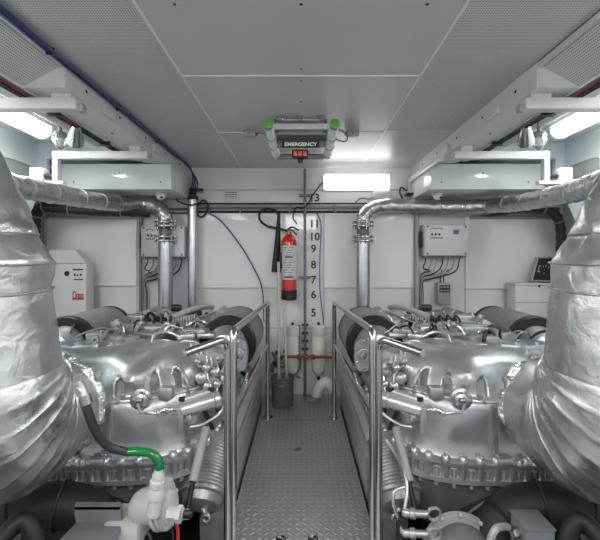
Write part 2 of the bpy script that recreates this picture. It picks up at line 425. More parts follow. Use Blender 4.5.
for side,(a,b) in ((0,(a1,b1)),(1,(a2,b2))):
    for k in range(7):
        f = k/6
        x = a.x+.03+f*(b.x-a.x-.08); d = .05+.11*abs(f-.45)
        ex = a.x-.02; ez = a.z-.14-.012*k
        pts = [(x,3.63,a.z-.015),(x,3.63,a.z-.05-.02*(k%2)),(x-.02-.3*f*.1,3.62,a.z-.11-.006*k),(ex+.10,3.63,ez+.005),(ex+.03,3.64,ez-.02),(ex+.01+.004*k,3.65,ez-.12),(ex+.01+.004*k,3.65,a.z-.50)]
        cable('cable', pts, .006, 'grey' if k%3 else 'black', 'grey cable swept from the underside of the %s control box' % ('right' if side else 'left'), 'cables under the %s control box' % ('right' if side else 'left'))
a,b = P(438,305,3.6),P(451,283,3.6)
t = thing('battery_charger',((a.x+b.x)/2,3.64,a.z),'small grey wall box with a dark keypad below the right control box','control box')
MB().box(a.x,b.x,3.60,YW,a.z,b.z,bev=.008).build('cabinet','grey',t)
MB().box(a.x+.012,b.x-.012,3.594,3.600,b.z-.085,b.z-.02,bev=.002).build('keypad','dark',t)
mb = MB()
for r in range(2):
    for c in range(3): mb.box(a.x+.02+c*.028,a.x+.038+c*.028,3.590,3.594,b.z-.045-r*.03,b.z-.03-r*.03)
mb.build('button','grey',t,False)
for k in (0,1): cable('cable',[(a.x+.04+k*.03,3.65,b.z),(a.x+.035+k*.03,3.64,b.z+.06),(a.x+.05+k*.06,3.64,b.z+.12)],.005,'black','thin black cable rising from the small grey wall box','cables over the small wall box')

# ------------------------------------------------------------------ fire extinguisher
q = P(289,300,YW-.13); x = q.x; yb = YW-.12; zb = q.z; zt = P(0,233,YW-.12).z; R = .068
t = thing('fire_extinguisher',(x,yb,zb),'red fire extinguisher with black hose and horn hung on the back wall','fire extinguisher')
hgt = zt-zb
MB().lathe((x,yb,zb+.09),(0,0,1),[(0,R),(hgt-.185,R),(hgt-.165,R*.97),(hgt-.145,R*.87),(hgt-.125,R*.68),(hgt-.11,R*.46),(hgt-.10,R*.32),(hgt-.07,R*.3)],28).build('cylinder','red',t)
MB().lathe((x,yb,zb),(0,0,1),[(0,R*.9),(.01,R+.002),(.09,R+.002)],28).build('foot','black',t)
MB().lathe((x,yb,zb+.185),(0,0,1),[(0,R+.0012),(.30,R+.0012)],28).build('label_band','white',t)
mb = MB()
for k in range(13):
    wz = zb+.20+k*.022; hw = .035 if k%3 else .045
    th0 = -hw/R; pts = []
    for j in range(7):
        th = -PI/2+th0+2*hw/R*j/6; pts.append(V((x+math.cos(th)*(R+.002), yb+math.sin(th)*(R+.002), wz)))
    hh = .014 if k in (0,8) else .005
    for j in range(6):
        if k not in (0,8) and (j*7+k*3)%5 == 0: continue
        mb.prism([pts[j],pts[j+1],pts[j+1]+V((0,0,hh)),pts[j]+V((0,0,hh))],(0,-.0006,0))
mb.build('lettering','ink',t,False)
MB().lathe((x,yb,zb+hgt-.02),(0,0,1),[(0,.02),(.03,.022),(.05,.018),(.06,.012)],16).build('valve','brass',t)
mb = MB(); mb.tube([(x-.01,yb,zb+hgt+.035),(x+.03,yb-.02,zb+hgt+.05),(x+.085,yb-.04,zb+hgt+.02)],.007,8); mb.tube([(x-.01,yb,zb+hgt+.02),(x+.03,yb-.02,zb+hgt+.02),(x+.07,yb-.03,zb+hgt-.02)],.006,8)
mb.build('lever','black',t)
mb = MB(); mb.tube([(x-.015,yb,zb+hgt+.02)]+[P(a_,b_,YW-.08) for a_,b_ in ((276,228),(267,226),(260,220),(260,213),(266,209),(274,210),(278,214))],.011,10); mb.build('hose','black',t)
mb = MB(); p0,p1 = P(279,212,YW-.07),P(276,272,YW-.07)
mb.lathe(p0,p1-p0,[(0,.013),(.08,.016),(.12,.02),((p1-p0).length*.55,.028),((p1-p0).length,.043)],16); mb.build('horn','dark',t)
MB().box(x-R-.02,x-R+.01,yb-.03,YW,zb+.28,zb+.42,bev=.004).build('bracket','dark',t,False)

# ------------------------------------------------------------------ bucket with mop handles, canisters, red pipe
q = P(282.5,404,3.42); bx,by = q.x, 3.42
t = thing('bucket',(bx,by,ZF),'grey plastic bucket on the chequer plate at the far end of the aisle','bucket')
MB().lathe((bx,by,ZF),(0,0,1),[(0,.084),(.006,.088),(.235,.099),(.245,.104),(.25,.104),(.25,.096),(.02,.082),(.02,.001)],32).build('shell','bucket',t)
MB().torus((bx,by,ZF+.22),(0,0,1),.100,.004).build('rim','bucket',t)
mb = MB(); mb.tube([(bx-.095,by,ZF+.24),(bx-.05,by-.09,ZF+.20),(bx+.05,by-.09,ZF+.20),(bx+.095,by,ZF+.24)],.004,8); mb.build('handle','steel',t)
for k,(px,tx,yy,lab) in enumerate(((277,278.5,262,'left one'),(287.5,284,300,'right one'))):
    g = thing('mop',(bx+(-.035 if k == 0 else .04),by,ZF+.03),'pale mop handle standing in the bucket, %s of the two' % lab,'mop')
    top = P(tx,yy,3.52)
    MB().cyl((bx+(-.03 if k == 0 else .04),by+.01,ZF+.10),top,.011,n=10).build('handle','cream',g)
    mb = MB(); rnd = random.Random(k)
    for j in range(14):
        th = rnd.uniform(0,2*PI); rr_ = rnd.uniform(.01,.03); c = V((bx+(-.03 if k == 0 else .035),by,0))
        mb.tube([c+V((0,0,ZF+.24)),c+V((math.cos(th)*rr_*.6,math.sin(th)*rr_*.6,ZF+.24)),c+V((math.cos(th)*rr_,math.sin(th)*rr_,ZF+.04))],.006,6,3)
    mb.build('mop_head','grey',g)
for k,(px,w,y0,y1,lab) in enumerate(((292.5,.068,325,376,'white filter canister on the wall behind the bucket, left of the dark standpipe'),(318.5,.068,325,376,'white filter canister low on the wall right of the dark standpipe'))):
    q = P(px,y1,3.6); zt = P(px,y0,3.6).z; zb = q.z; L = zt-zb
    t = thing('filter_canister',(q.x,3.6,zb),lab,'filter')
    MB().lathe((q.x,3.6,zb),(0,0,1),[(0,.012),(.02,.03),(.05,w*.8),(.10,w*.9),(.12,w*.92),(L*.8,w*.92)],24).build('bowl','plastic',t)
    MB().lathe((q.x,3.6,zb+L*.8),(0,0,1),[(0,w),(.02,w),(L*.2-.01,w),(L*.2,w*.85)],24).build('cap','white',t)
    MB().lathe((q.x,3.6,zt),(0,0,1),[(0,.012),(.025,.012)],10).build('vent_screw','dark',t)
    MB().box(q.x-.03,q.x+.03,3.64,YW,zb+L*.6,zb+L*.75).build('bracket','midgrey',t,False)
    MB().lathe((q.x,3.6,zb+.005),(0,0,-1),[(0,.014),(.03,.014),(.04,.009),(.08,.009)],10).build('drain','dark',t)
t = thing('red_pipe',P(310,357,3.5),'dull red pipe with clamps crossing in front of the two canisters','pipe')
MB().sweep([P(281,356.5,3.49),P(332,357,3.49)],.012,10).build('pipe','darkred',t)
for px in (299,306,313): q = P(px,357,3.49); MB().cyl(q-V((.018,0,0)),q+V((.018,0,0)),.021,n=10).build('clamp','darkred',t)
mb = MB(); mb.sweep(catmull([P(334,388,3.45),P(327,383,3.45),P(321,385,3.45),P(317,392,3.45),P(316.5,396,3.45)],5),.045,16)
t = mb.build('pipe_elbow','plastic'); tag(t,'fat white pipe elbow low at the end of the aisle right of the standpipe','pipe')
mb = MB(); mb.box(P(307,0,YW).x,P(316,0,YW).x,3.5,3.6,ZF,ZF+.03,bev=.005)
t = mb.build('deck_fitting','grey'); tag(t,'small flat grey deck fitting at the foot of the dark standpipe','fitting')
# small valves/pipes behind bucket
t = thing('valve_cluster',P(290,370,3.6),'cluster of dark valves and bent pipes on the wall behind the bucket','valves')
for (a_,b_,r_) in ((((272,352),(276,358),(284,362),(298,362)),0,.012),(((270,366),(278,360),(290,372),(300,378)),0,.010),(((294,376),(300,366),(299,350),(299,325)),0,.012),(((272,372),(274,365),(286,366)),0,.016)):
    MB().tube([P(u,v,3.58) for u,v in a_],r_,8).build('pipe','midgrey',t)
for px,py in ((277,352),(281,357),(285,351),(275,362)): q = P(px,py,3.56); MB().lathe(q,(0,-1,0),[(0,.014),(.03,.018),(.04,.008)],12).build('valve','dark',t)
# deck lift rings
for i,(px,py,lab) in enumerate(((298,449.5,'small bright lifting ring in the middle of the walkway'),(281,538,'bright latch at the bottom edge of the walkway, left one'),(313,538,'bright latch at the bottom edge of the walkway, right one'))):
    Y = H*400/(py-260); q = P(px,py,Y)
    t = thing('lifting_ring',(q.x,Y,ZF),lab,'ring')
    MB().box(q.x-.022,q.x+.022,Y-.012,Y+.012,ZF,ZF+.002).build('plate','dark',t,False)
    MB().torus((q.x-.008,Y,ZF+.006),(0,.4,1),.009,.003,16,6).torus((q.x+.008,Y,ZF+.006),(0,-.4,1),.009,.003,16,6).build('ring','steel',t)

# ------------------------------------------------------------------ lamps
def area(name, loc, size, size_y, energy, rot, c=(1,.98,.95)):
    l = bpy.data.lights.new(name,'AREA'); l.shape = 'RECTANGLE'; l.size = size; l.size_y = size_y; l.energy = energy; l.color = c
    o = bpy.data.objects.new(name,l); col.objects.link(o); o.location = V(loc)+V((0,0,H)); o.rotation_euler = rot; return o
for s,side in ((-1,'left'),(1,'right')):
    t = thing('ceiling_lamp',(s*1.66,1.9,ZC-.05),'lit fluorescent tube lamp under the outboard ceiling on the %s' % side,'lamp')
    MB().box(s*1.59,s*1.73,1.15,2.62,ZC-.0,ZC+.03,bev=.005).build('housing','white',t)
    ring = []
    mb = MB(); prof = [(-.06,.0),(-.06,-.03),(-.045,-.055),(-.02,-.068),(.02,-.068),(.045,-.055),(.06,-.03),(.06,0)]
    mb.prism([(s*1.66+a_,1.2,ZC+b_) for a_,b_ in prof],(0,1.36,0)); mb.build('diffuser','lamp',t)
    for y in (1.17,2.56): MB().prism([(s*1.66+a_*1.08,y,ZC+b_*1.05) for a_,b_ in prof],(0,.025,0)).build('end_cap','white',t)
    # conduit beside the lamp
    mb = MB(); mb.sweep([(s*1.50,-.5,ZC-.0),(s*1.50,2.95,ZC-.0)],.022,10)
    o = mb.build('conduit','white'); tag(o,'white conduit running along the outboard ceiling beside the %s tube lamp' % side,'conduit')
a,b = P(323,190.5,YW-.05),P(390,174,YW-.05)
t = thing('wall_lamp',((a.x+b.x)/2,YW-.04,a.z),'bright lit rectangular lamp high on the back wall right of centre','lamp')
MB().box(a.x,b.x,YW-.03,YW,a.z,b.z,bev=.006).build('housing','white',t)
MB().box(a.x+.004,b.x-.004,YW-.085,YW-.03,a.z+.004,b.z-.004,bev=.02).build('diffuser','lamp2',t)

# ------------------------------------------------------------------ emergency fixture on the ceiling
Y0 = 2.28
t = thing('emergency_light',(0,Y0+.2,ZC-.15),'ceiling rack with green-capped tubes and a small red-lit display','emergency light')
zf = ZC-.065
for s in (-1,1):
    xa,xb = s*.187,s*.150
    pa = V((xa,2.24,(260-123)/400*2.24)); pb = V((s*.162,2.60,(260-154)/400*2.60))
    if s > 0: pa.x += .005; pb.x += .01
    d = (pb-pa)
    MB().sweep([pa+d*.06,pb],.026,20).build('tube','plastic',t)
    MB().lathe(pa,d,[(0,.022),(.004,.029),(.03,.029),(.034,.026)],20).build('end_cap','green',t)
    for k in (.42,.72): MB().torus(pa+d*k,d,.027,.004,20,6).build('clip','grey',t)
    MB().lathe(pb,d,[(0,.027),(.02,.027),(.025,.02)],20).build('ferrule','steel',t)
MB().box(-.165,.165,2.37,2.40,.775,.81,bev=.005).build('crossbar','white',t)
MB().box(-.17,.17,2.37,2.63,.742,.752).box(-.165,.165,2.48,2.50,.70,.745,bev=.004).box(-.15,.15,2.60,2.63,.66,.69,bev=.004).build('tray','midgrey',t)
MB().box(-.118,.112,2.438,2.446,.686,.722).build('sign_plate','dark',t,False)
text('lettering','EMERGENCY',.030,(-.002,2.436,.704),'plastic',t,bold=.0012,width=.20)
MB().box(-.055,.045,2.43,2.47,.622,.672,bev=.004).build('display_case','dark',t)
for k in range(3): MB().box(-.046+k*.029,-.022+k*.029,2.427,2.431,.632,.662,bev=.001).build('display_digit','redled',t)
MB().box(-.02,.012,2.45,2.48,.60,.625,bev=.003).build('sensor','black',t)
for x_ in (-.12,0,.12): 
    MB().lathe((x_-.005,2.36,ZC),(0,0,-1),[(0,.022),(.012,.022),(.02,.012),(.03,.012)],14).build('clamp','steel',t)
MB().sweep([(-.12,2.36,ZC-.022),(.12,2.36,ZC-.022)],.005,8).build('rod','steel',t)
for x_ in (-.155,.15): MB().cyl((x_,2.42,.75),(x_,2.42,ZC),.008,n=8).cyl((x_,2.6,.75),(x_,2.6,ZC),.008,n=8).build('hanger','steel',t)
for s in (-1,1):
    o = thing('junction_box',(s*.335,2.66,ZC-.03),'small grey junction box on the ceiling %s of the emergency light' % ('left' if s < 0 else 'right'),'junction box')
    MB().box(s*.30,s*.38,2.62,2.67,ZC-.035,ZC,bev=.004).build('case','grey',o)
    MB().lathe((s*.34,2.62,ZC-.02),(0,-1,0),[(0,.008),(.01,.006)],8).build('screw','steel',o)
    MB().cyl((s*.29,2.645,ZC-.018),(s*.305,2.645,ZC-.018),.01,n=8).build('gland','dark',o)
for k,(dz) in enumerate((0,.03)):
    cable('cable',[(.19,2.4+k*.12,.80-dz),(.25,2.42+k*.1,.78-dz),(.29,2.55,.79-dz),(.31,2.64,.83)],.004,'midgrey','thin cable looping from the emergency light to the right junction box','emergency light cables')
cable('cable',[(-.20,2.645,ZC-.01),(-.29,2.645,ZC-.012)],.005,'midgrey','thin cable from the emergency light to the left junction box')

# ------------------------------------------------------------------ overhead: blue cables, crossbars, ducts, detectors
for s,side in ((-1,'left'),(1,'right')):
    # duct box
    t = thing('duct',(s*1.43,3.35,.55),'big white sheet-metal duct box under the ceiling at the %s rear' % side,'duct')
    MB().box(s*1.0,s*1.88,3.08,3.66,.55,.742,bev=.006).build('casing','duct',t)
    mb = MB(); mb.box(s*.995,s*1.885,3.074,3.082,.545,.558); mb.build('lip','white',t,False)
    for x_ in (1.08,1.4,1.75): MB().ball((s*x_,3.078,.60 if x_ != 1.4 else .67),.006,(1,.5,1),8).build('screw','dark',t)
    q = (s*1.15 if s < 0 else 1.12,3.28,.55)
    o = thing('dome_camera',q,'small white dome camera under the %s duct box' % side,'camera')
    MB().lathe(q,(0,0,-1),[(0,.05),(.012,.05),(.02,.042)],24).build('base','white',o)
    MB().lathe(V(q)-V((0,0,.018)),(0,0,-1),[(0,.038),(.015,.037),(.03,.028),(.038,.012),(.04,.001)],24).build('dome','plastic',o)
    MB().lathe(V(q)+V((.012,-.02,-.035)),(.3,-.8,-.5),[(0,.012),(.014,.010),(.016,.004)],12).build('lens','dark',o)
    # crossbars of hanging frames
    t = thing('hanger_bar',(s*1.5,1.8,.70),'white square bar crossing under the near end of the %s box beam' % side,'bar')
    MB().box(s*1.0,s*1.97,1.775,1.83,.672,.724,bev=.006).build('bar','white',t)
    MB().box(s*.975,s*1.0,1.785,1.82,.665,.70,bev=.003).build('end_plug','grey',t)
    MB().box(s*1.03,s*1.12,1.79,1.815,.70,.748).build('bracket','white',t,False)
    t = thing('hanger_bar',(s*1.3,2.6,.45),'white square frame with a drop leg under the far part of the %s box beam' % side,'bar')
    MB().box(s*1.0,s*1.62,2.60,2.65,.66,.71,bev=.006).build('bar','white',t)
    MB().box(s*1.585,s*1.62,2.60,2.65,.51,.662,bev=.004).build('leg','white',t)
    MB().box(s*1.55,s*1.68,2.60,2.65,.495,.515,bev=.004).build('foot','white',t)
    MB().box(s*.985,s*1.0,2.61,2.64,.668,.702).build('end_plug','grey',t,False)
    MB().box(s*1.05,s*1.12,2.61,2.64,.70,.747).build('bracket','white',t,False)
    MB().cyl((s*1.62,2.625,.55),(s*1.682,2.625,.55),.016,n=12).build('knob','black',t)
    o = thing('sensor_box',(s*1.72,2.625,.49),'small bright white box at the foot of the %s drop leg' % side,'box')
    MB().box(s*1.68,s*1.76,2.59,2.66,.48,.60,bev=.004).build('case','white',o)
    MB().box(s*1.70,s*1.74,2.585,2.591,.50,.58,bev=.001).build('cover','white',o)
    # tray with red and black tubes outboard of the beam
    t = thing('cable_tray',(s*1.22,1.8,.75),'dark cable tray with red tube along the outboard edge of the %s box beam' % side,'cable tray')
    MB().box(s*1.205,s*1.25,-.8,3.0,.74,.752).build('tray','white',t,False)
    for k,(m,r_) in enumerate((('darkred',.005),('black',.007),('dark',.010))):
        pts = [(s*(1.215+.016*k),-.8+.5*j,.732+.004*math.sin(j*2+k)) for j in range(8 if k else 7)]
        MB().tube(pts,r_,8,4).build('tube' if m != 'black' else 'cable',m,t)
    for y in (1.45,1.98,2.5): MB().box(s*1.2,s*1.26,y,y+.02,.715,.745).build('tie','black',t,False)
    # heat detector / alarm horn
    hx,hy = s*1.235,2.24
    p0 = P(76.5 if s < 0 else 526,126,2.19); p1 = P(75.5 if s < 0 else 525.5,143,2.27)
    t = thing('alarm_horn',p1,'conical steel nozzle hanging under the %s cable tray from a red tube' % side,'nozzle')
    L = (p1-p0).length
    MB().lathe(p0,p1-p0,[(0,.018),(.01,.022),(.03,.027),(L*.85,.043),(L,.044),(L,.038),(L*.5,.02)],24).build('cone','steel',t)
    MB().lathe(p1-(p1-p0)*.02,p1-p0,[(0,.036),(.004,.034)],20).build('mouth','midgrey',t)
    MB().sweep([p0,p0+V((0,.0,.03)),(s*1.225,2.24,.742)],.008,8).build('stem','red',t)
    # glass lamp
    q = P(60 if s < 0 else 539,137,2.5); 
    t = thing('bulkhead_lamp',q,'small glass dome lamp with wire guard beside the %s steel nozzle' % side,'lamp')
    MB().lathe((q.x,2.5,.80),(0,0,-1),[(0,.03),(.02,.042),(.03,.042)],20).build('base','midgrey',t)
    MB().lathe((q.x,2.5,.77),(0,0,-1),[(0,.036),(.03,.036),(.06,.028),(.072,.012),(.075,.001)],20).build('dome','glass',t)
    mb = MB()
    for k in range(4):
        th = k*PI/4; c_,s_ = math.cos(th),math.sin(th)
        mb.tube([(q.x+c_*.04,2.5+s_*.04,.775),(q.x+c_*.038,2.5+s_*.038,.73),(q.x,2.5,.69),(q.x-c_*.038,2.5-s_*.038,.73),(q.x-c_*.04,2.5-s_*.04,.775)],.0025,6,4)
    mb.build('guard','steel',t)
    MB().cyl((q.x,2.5,.80),(q.x,2.5,ZC+.03),.012,n=8).build('stem','midgrey',t)
# right-hand bar running aft
t = thing('hanger_bar',(1.0,3.3,.6),'white bar running aft under the right box beam with a down leg','bar')
MB().box(.975,1.01,2.82,3.66,.70,.742,bev=.005).build('bar','white',t)
MB().box(.975,1.01,3.61,3.66,.60,.705,bev=.004).build('leg','white',t)
MB().box(.95,1.03,3.56,3.68,.585,.60,bev=.003).build('foot','black',t)
cable('cable',[(.965,3.64,.63),(.91,3.64,.66),(.90,3.64,.61),(.93,3.65,.56)],.007,'black','short black cable arcing from the foot of the right aft bar')
# blue cables along left ceiling
for k in range(4):
    o_ = .012*(k%2); z_ = .006*(k//2)
    pts = [(-1.012-o_+.004,-.6,ZC-.012-z_)]+[(-1.004+o_+.003*math.sin(j*1.7+k),-.6+.42*j,ZC-.012-z_) for j in range(1,10)]
    pts += [(-.985+.008*k,3.4,.82-z_),(-.97,3.55+.02*k,.78),(-.98+.015*k,3.62,.70),(-1.01+.018*k,3.63,.60)]
    cable('cable',pts,.005,'blue','dark blue cable along the left edge of the perforated ceiling','blue cables along the ceiling')
mb = MB()
for y in (1.6,2.2,2.8): mb.box(-1.022,-.99,y,y+.008,ZC-.026,ZC)
o = mb.build('cable_clip','black',None,False); tag(o,'black clips holding the blue cables to the left ceiling edge','clips')
cable('cable',[P(174,177,YW-.1),P(176,182,YW-.1),P(176,198,YW-.1),P(182,203,YW-.1),P(192,205,YW-.16),P(200,203,YW-.1)],.007,'black','black cable dropping at the aft end of the left duct and looping right')
t = thing('valve',P(193,190,YW-.12),'dark valve on top of the thick silver standpipe under the blue cables','valve')
MB().lathe(P(192.5,196.5,YW-.1),(0,0,1),[(0,.03),(.02,.035),(.05,.02),(.06,.02)],14).build('body','dark',t)
mb = MB(); mb.box(*(lambda q:(q.x-.03,q.x+.09,q.y-.02,q.y+.02,q.z-.012,q.z+.014))(P(193,190,YW-.1)),bev=.005); mb.build('handle','dark',t)

# ------------------------------------------------------------------ foil pipes and downpipes
def foil_pipe(pts, label, gpx):
    t = thing('foil_pipe',pts[-1],label,'pipe')
    path = catmull(pts,18)
    def md(i,th,p,nrm): return .005*noise.noise(p*22)+.004*noise.noise(p*55)
    MB().sweep(path,.060,24,mod=md).build('lagging','foil2',t)
    for k in range(14,len(path)-4,11):
        if k < len(path)*.62: MB().torus(path[k],path[k+1]-path[k-1],.0605,.004,24,6).build('strap','seam',t)
    q = P(gpx,0,3.52)
    def Z(y): return P(0,y,3.52).z
    for yy in (222.5,226.5,237,241):
        MB().lathe((q.x,3.52,Z(yy)-.009),(0,0,1),[(0,.092),(.004,.095),(.014,.095),(.018,.092)],32).build('flange','steel',t)
    for y0,y1 in ((228,221),(242.5,235.5)):
        for k in range(8):
            th = 2*PI*k/8+.2; MB().hexb((q.x+math.cos(th)*.08,3.52+math.sin(th)*.08,Z(y0)-.012),(0,0,1),.0075,Z(y1)-Z(y0)+.020).build('bolt','steel',t)
    MB().lathe((q.x,3.52,Z(236)),(0,0,1),[(0,.05),(.015,.05),(.02,.058),(.035,.058),(.04,.05),(.055,.05),(.06,.058),(.075,.05),(Z(227)-Z(236),.05)],28).build('bellows','midgrey',t)
    MB().lathe((q.x,3.52,-.46),(0,0,1),[(0,.062),(Z(241)+.46,.062)],28).build('downpipe','pipe',t)
    MB().lathe((q.x,3.52,-.50),(0,0,1),[(0,.085),(.04,.085),(.045,.07)],24).build('collar','engine2',t)
gl = P(165.5,221,3.52); gr = P(363,221,3.52)
foil_pipe([V((-1.36,1.2,.26)),P(-25,181,1.72),P(5,185,1.95),P(40,191,2.25),P(85,199,2.8),P(115,203.5,3.25),P(138,203,3.50),P(154,205.5,3.54),P(163,212,3.52),gl],'foil-lagged pipe crossing upper left and dropping to a flanged silver downpipe',165.5)
foil_pipe([V((1.40,1.2,.28)),P(640,170,1.6),P(600,184,1.88),P(560,195,2.35),P(522,202.5,2.95),P(490,206,3.42),P(450,207,3.52),P(410,206,3.52),P(383,206,3.52),P(370,210,3.53),P(364,216,3.52),gr],'foil-lagged pipe crossing upper right along the wall to a flanged downpipe',363)
# oval white junction hood above right foil pipe
mb = MB(); a,b = P(373,200,YW-.05),P(391,191,YW-.05); mb.box(a.x,b.x,YW-.1,YW,a.z,b.z,bev=.02); t = mb.build('wall_hood','white'); tag(t,'small rounded white hood on the wall just above the right foil pipe','hood')
# black corrugated hoses behind the foil pipes
def corr(pts,r,label):
    path = catmull(pts,14)
    MB0 = MB(); MB0.sweep(path,r,16,mod=lambda i,th,p,nrm: .004*math.sin(i*1.6))
    t = MB0.build('corrugated_hose','rubber'); tag(t,label,'hose')
    for k in range(8,len(path)-2,16): MB().torus(path[k],path[k+1]-path[k-1],r+.004,.005,20,6).build('clip','grey',t)
corr([P(150,212,3.6),P(100,211,3.5),P(60,208,3.45),P(43,208,3.45),P(36,216,3.45),P(35,240,3.5),P(35,300,3.5)],.045,'black corrugated hose behind the left foil pipe turning down the wall')
corr([P(490,212,3.62),P(530,208,3.55),P(550,211,3.5),P(560,225,3.5),P(561,260,3.5),P(561,320,3.5)],.040,'black corrugated hose behind the right foil pipe turning down the wall')

# ------------------------------------------------------------------ generator housing left, cabinet + monitor right
t = thing('generator_box',(-2.0,3.5,ZB),'white generator housing with red lettering behind the left exhaust','generator')
GY = 3.42
a,b = P(38,400,GY),P(86,262.5,GY)
MB().box(a.x,b.x,GY,3.56,ZB,b.z,bev=.008).build('housing','white',t)
mb = MB(); mb.prism([(a.x,GY+.01,b.z),(b.x-.01,GY+.01,b.z),(b.x-.12,GY+.05,b.z+.11),(a.x,GY+.05,b.z+.11)],(0,.09,0)); mb.build('lid','white',t,False)
MB().box(a.x,b.x+.002,GY-.003,GY,b.z-.012,b.z-.004).build('seam','grey',t,False)
text('lettering','Onan',.098,P(78,295.5,GY-.005),'redink',t,bold=.0008,width=.092)
MB().box(*(lambda p,q:(p.x,q.x,GY-.005,GY-.001,q.z,p.z))(P(72.5,298.2,GY),P(83.5,299.6,GY))).build('underline','redink',t,False)
q = P(67,273.5,GY-.002); MB().lathe(q,(0,-1,0),[(0,.022),(.003,.022),(.006,.016)],20).build('lock','dark',t)
mb = MB(); p_,q_ = P(73,270.2,GY-.002),P(83,268.8,GY-.002); mb.box(p_.x,q_.x,GY-.005,GY-.001,p_.z,q_.z)
for k in range(3): p_,q_ = P(74+3*k,276,GY-.002),P(75.5+3*k,273.5+(k%2),GY-.002); mb.box(p_.x,q_.x,GY-.005,GY-.001,p_.z,q_.z)
p_,q_ = P(74,280,GY-.002),P(83,279,GY-.002); mb.box(p_.x,q_.x,GY-.005,GY-.001,p_.z,q_.z); mb.build('control_label','ink',t,False)
t = thing('cabinet',(2.05,3.55,ZB),'white cabinet behind the right exhaust with a monitor on top','cabinet')
KY = 3.47
a,b = P(515.5,283,KY),P(562,283,KY)
MB().box(a.x,b.x,KY,3.62,ZB,a.z-.02,bev=.006).build('body','white',t)
MB().box(a.x-.01,b.x,KY-.01,3.63,a.z-.02,a.z,bev=.004).build('top','white',t)
MB().lathe(P(539,286,KY-.01),(0,-1,0),[(0,.008),(.01,.008)],12).build('lock','dark',t)
MB().box(a.x,b.x,KY-.004,KY+.002,a.z-.17,a.z-.165).build('seam','grey',t,False)
t = thing('monitor',P(545,283,3.5),'dark tilted monitor with a silver edge on the right white cabinet','monitor')
c0,c1,c2,c3 = P(530.5,281,3.49),P(560,282,3.49),P(562,257,3.56),P(537,257.5,3.56)
MB().prism([c0,c1,c2,c3],(0,.03,.004)).build('case','grey',t,False)
def lerp4(u,v): return (c0*(1-u)+c1*u)*(1-v)+(c3*(1-u)+c2*u)*v
off = V((0,-.003,0))
MB().prism([lerp4(.07,.05)+off,lerp4(.97,.05)+off,lerp4(.97,.96)+off,lerp4(.07,.96)+off],(0,.004,0)).build('screen','screen',t,False)
mb = MB(); rnd = random.Random(5)
for (u0,u1,v0,v1) in ((.15,.24,.38,.44),(.15,.18,.44,.62),(.15,.24,.62,.66),(.30,.34,.6,.65),(.38,.41,.3,.36),(.40,.44,.6,.66),(.36,.39,.45,.5),(.5,.54,.55,.62)):
    mb.prism([lerp4(u0,v0)+off*1.5,lerp4(u1,v0)+off*1.5,lerp4(u1,v1)+off*1.5,lerp4(u0,v1)+off*1.5],(0,.001,0))
mb.build('readout','grey',t,False)
q = P(547,283,3.53); MB().box(q.x-.06,q.x+.06,3.49,3.58,q.z-.003,q.z+.012,bev=.003).build('base','dark',t)

# ------------------------------------------------------------------ handrails
for s,side in ((-1,'left'),(1,'right')):
    if s < 0: rx, fx = .262,.283
    else: rx, fx = .262,.300
    rz, fz = -.335,-.297
    t = thing('handrail',(s*.27,2.4,ZF),'polished steel handrail on the %s side of the aisle' % side,'handrail')
    R0 = .0165
    rear = V((s*rx,3.15,rz)); front = V((s*fx,1.62,fz)); out = V((s*(fx+.115),1.36,-.318))
    MB().sweep(round_path([V((s*rx,3.15,ZF)),rear,V((s*fx,1.67,fz)),V((s*fx,1.66,ZF))],.05),R0,16).build('rail','steel',t)
    MB().sweep(round_path([V((s*(fx+.002),1.55,ZF)),V((s*(fx+.002),1.55,fz-.005)),out],.05),R0*.86,16).build('extension','steel',t)
    MB().sweep([V((s*rx,3.15,-.66)),V((s*fx,1.66,-.635))],R0*.85,14).build('mid_rail','steel',t)
    MB().sweep([V((s*rx,3.15,-.335)),V((s*rx,3.15,ZF))],R0,14).build('post','steel',t)
    for p in (V((s*rx,3.15,ZF)),V((s*fx,1.66,ZF)),V((s*(fx+.002),1.55,ZF))): MB().lathe(p,(0,0,1),[(0,.04),(.006,.04),(.008,.02),(.05,.02)],20).build('foot','steel',t)

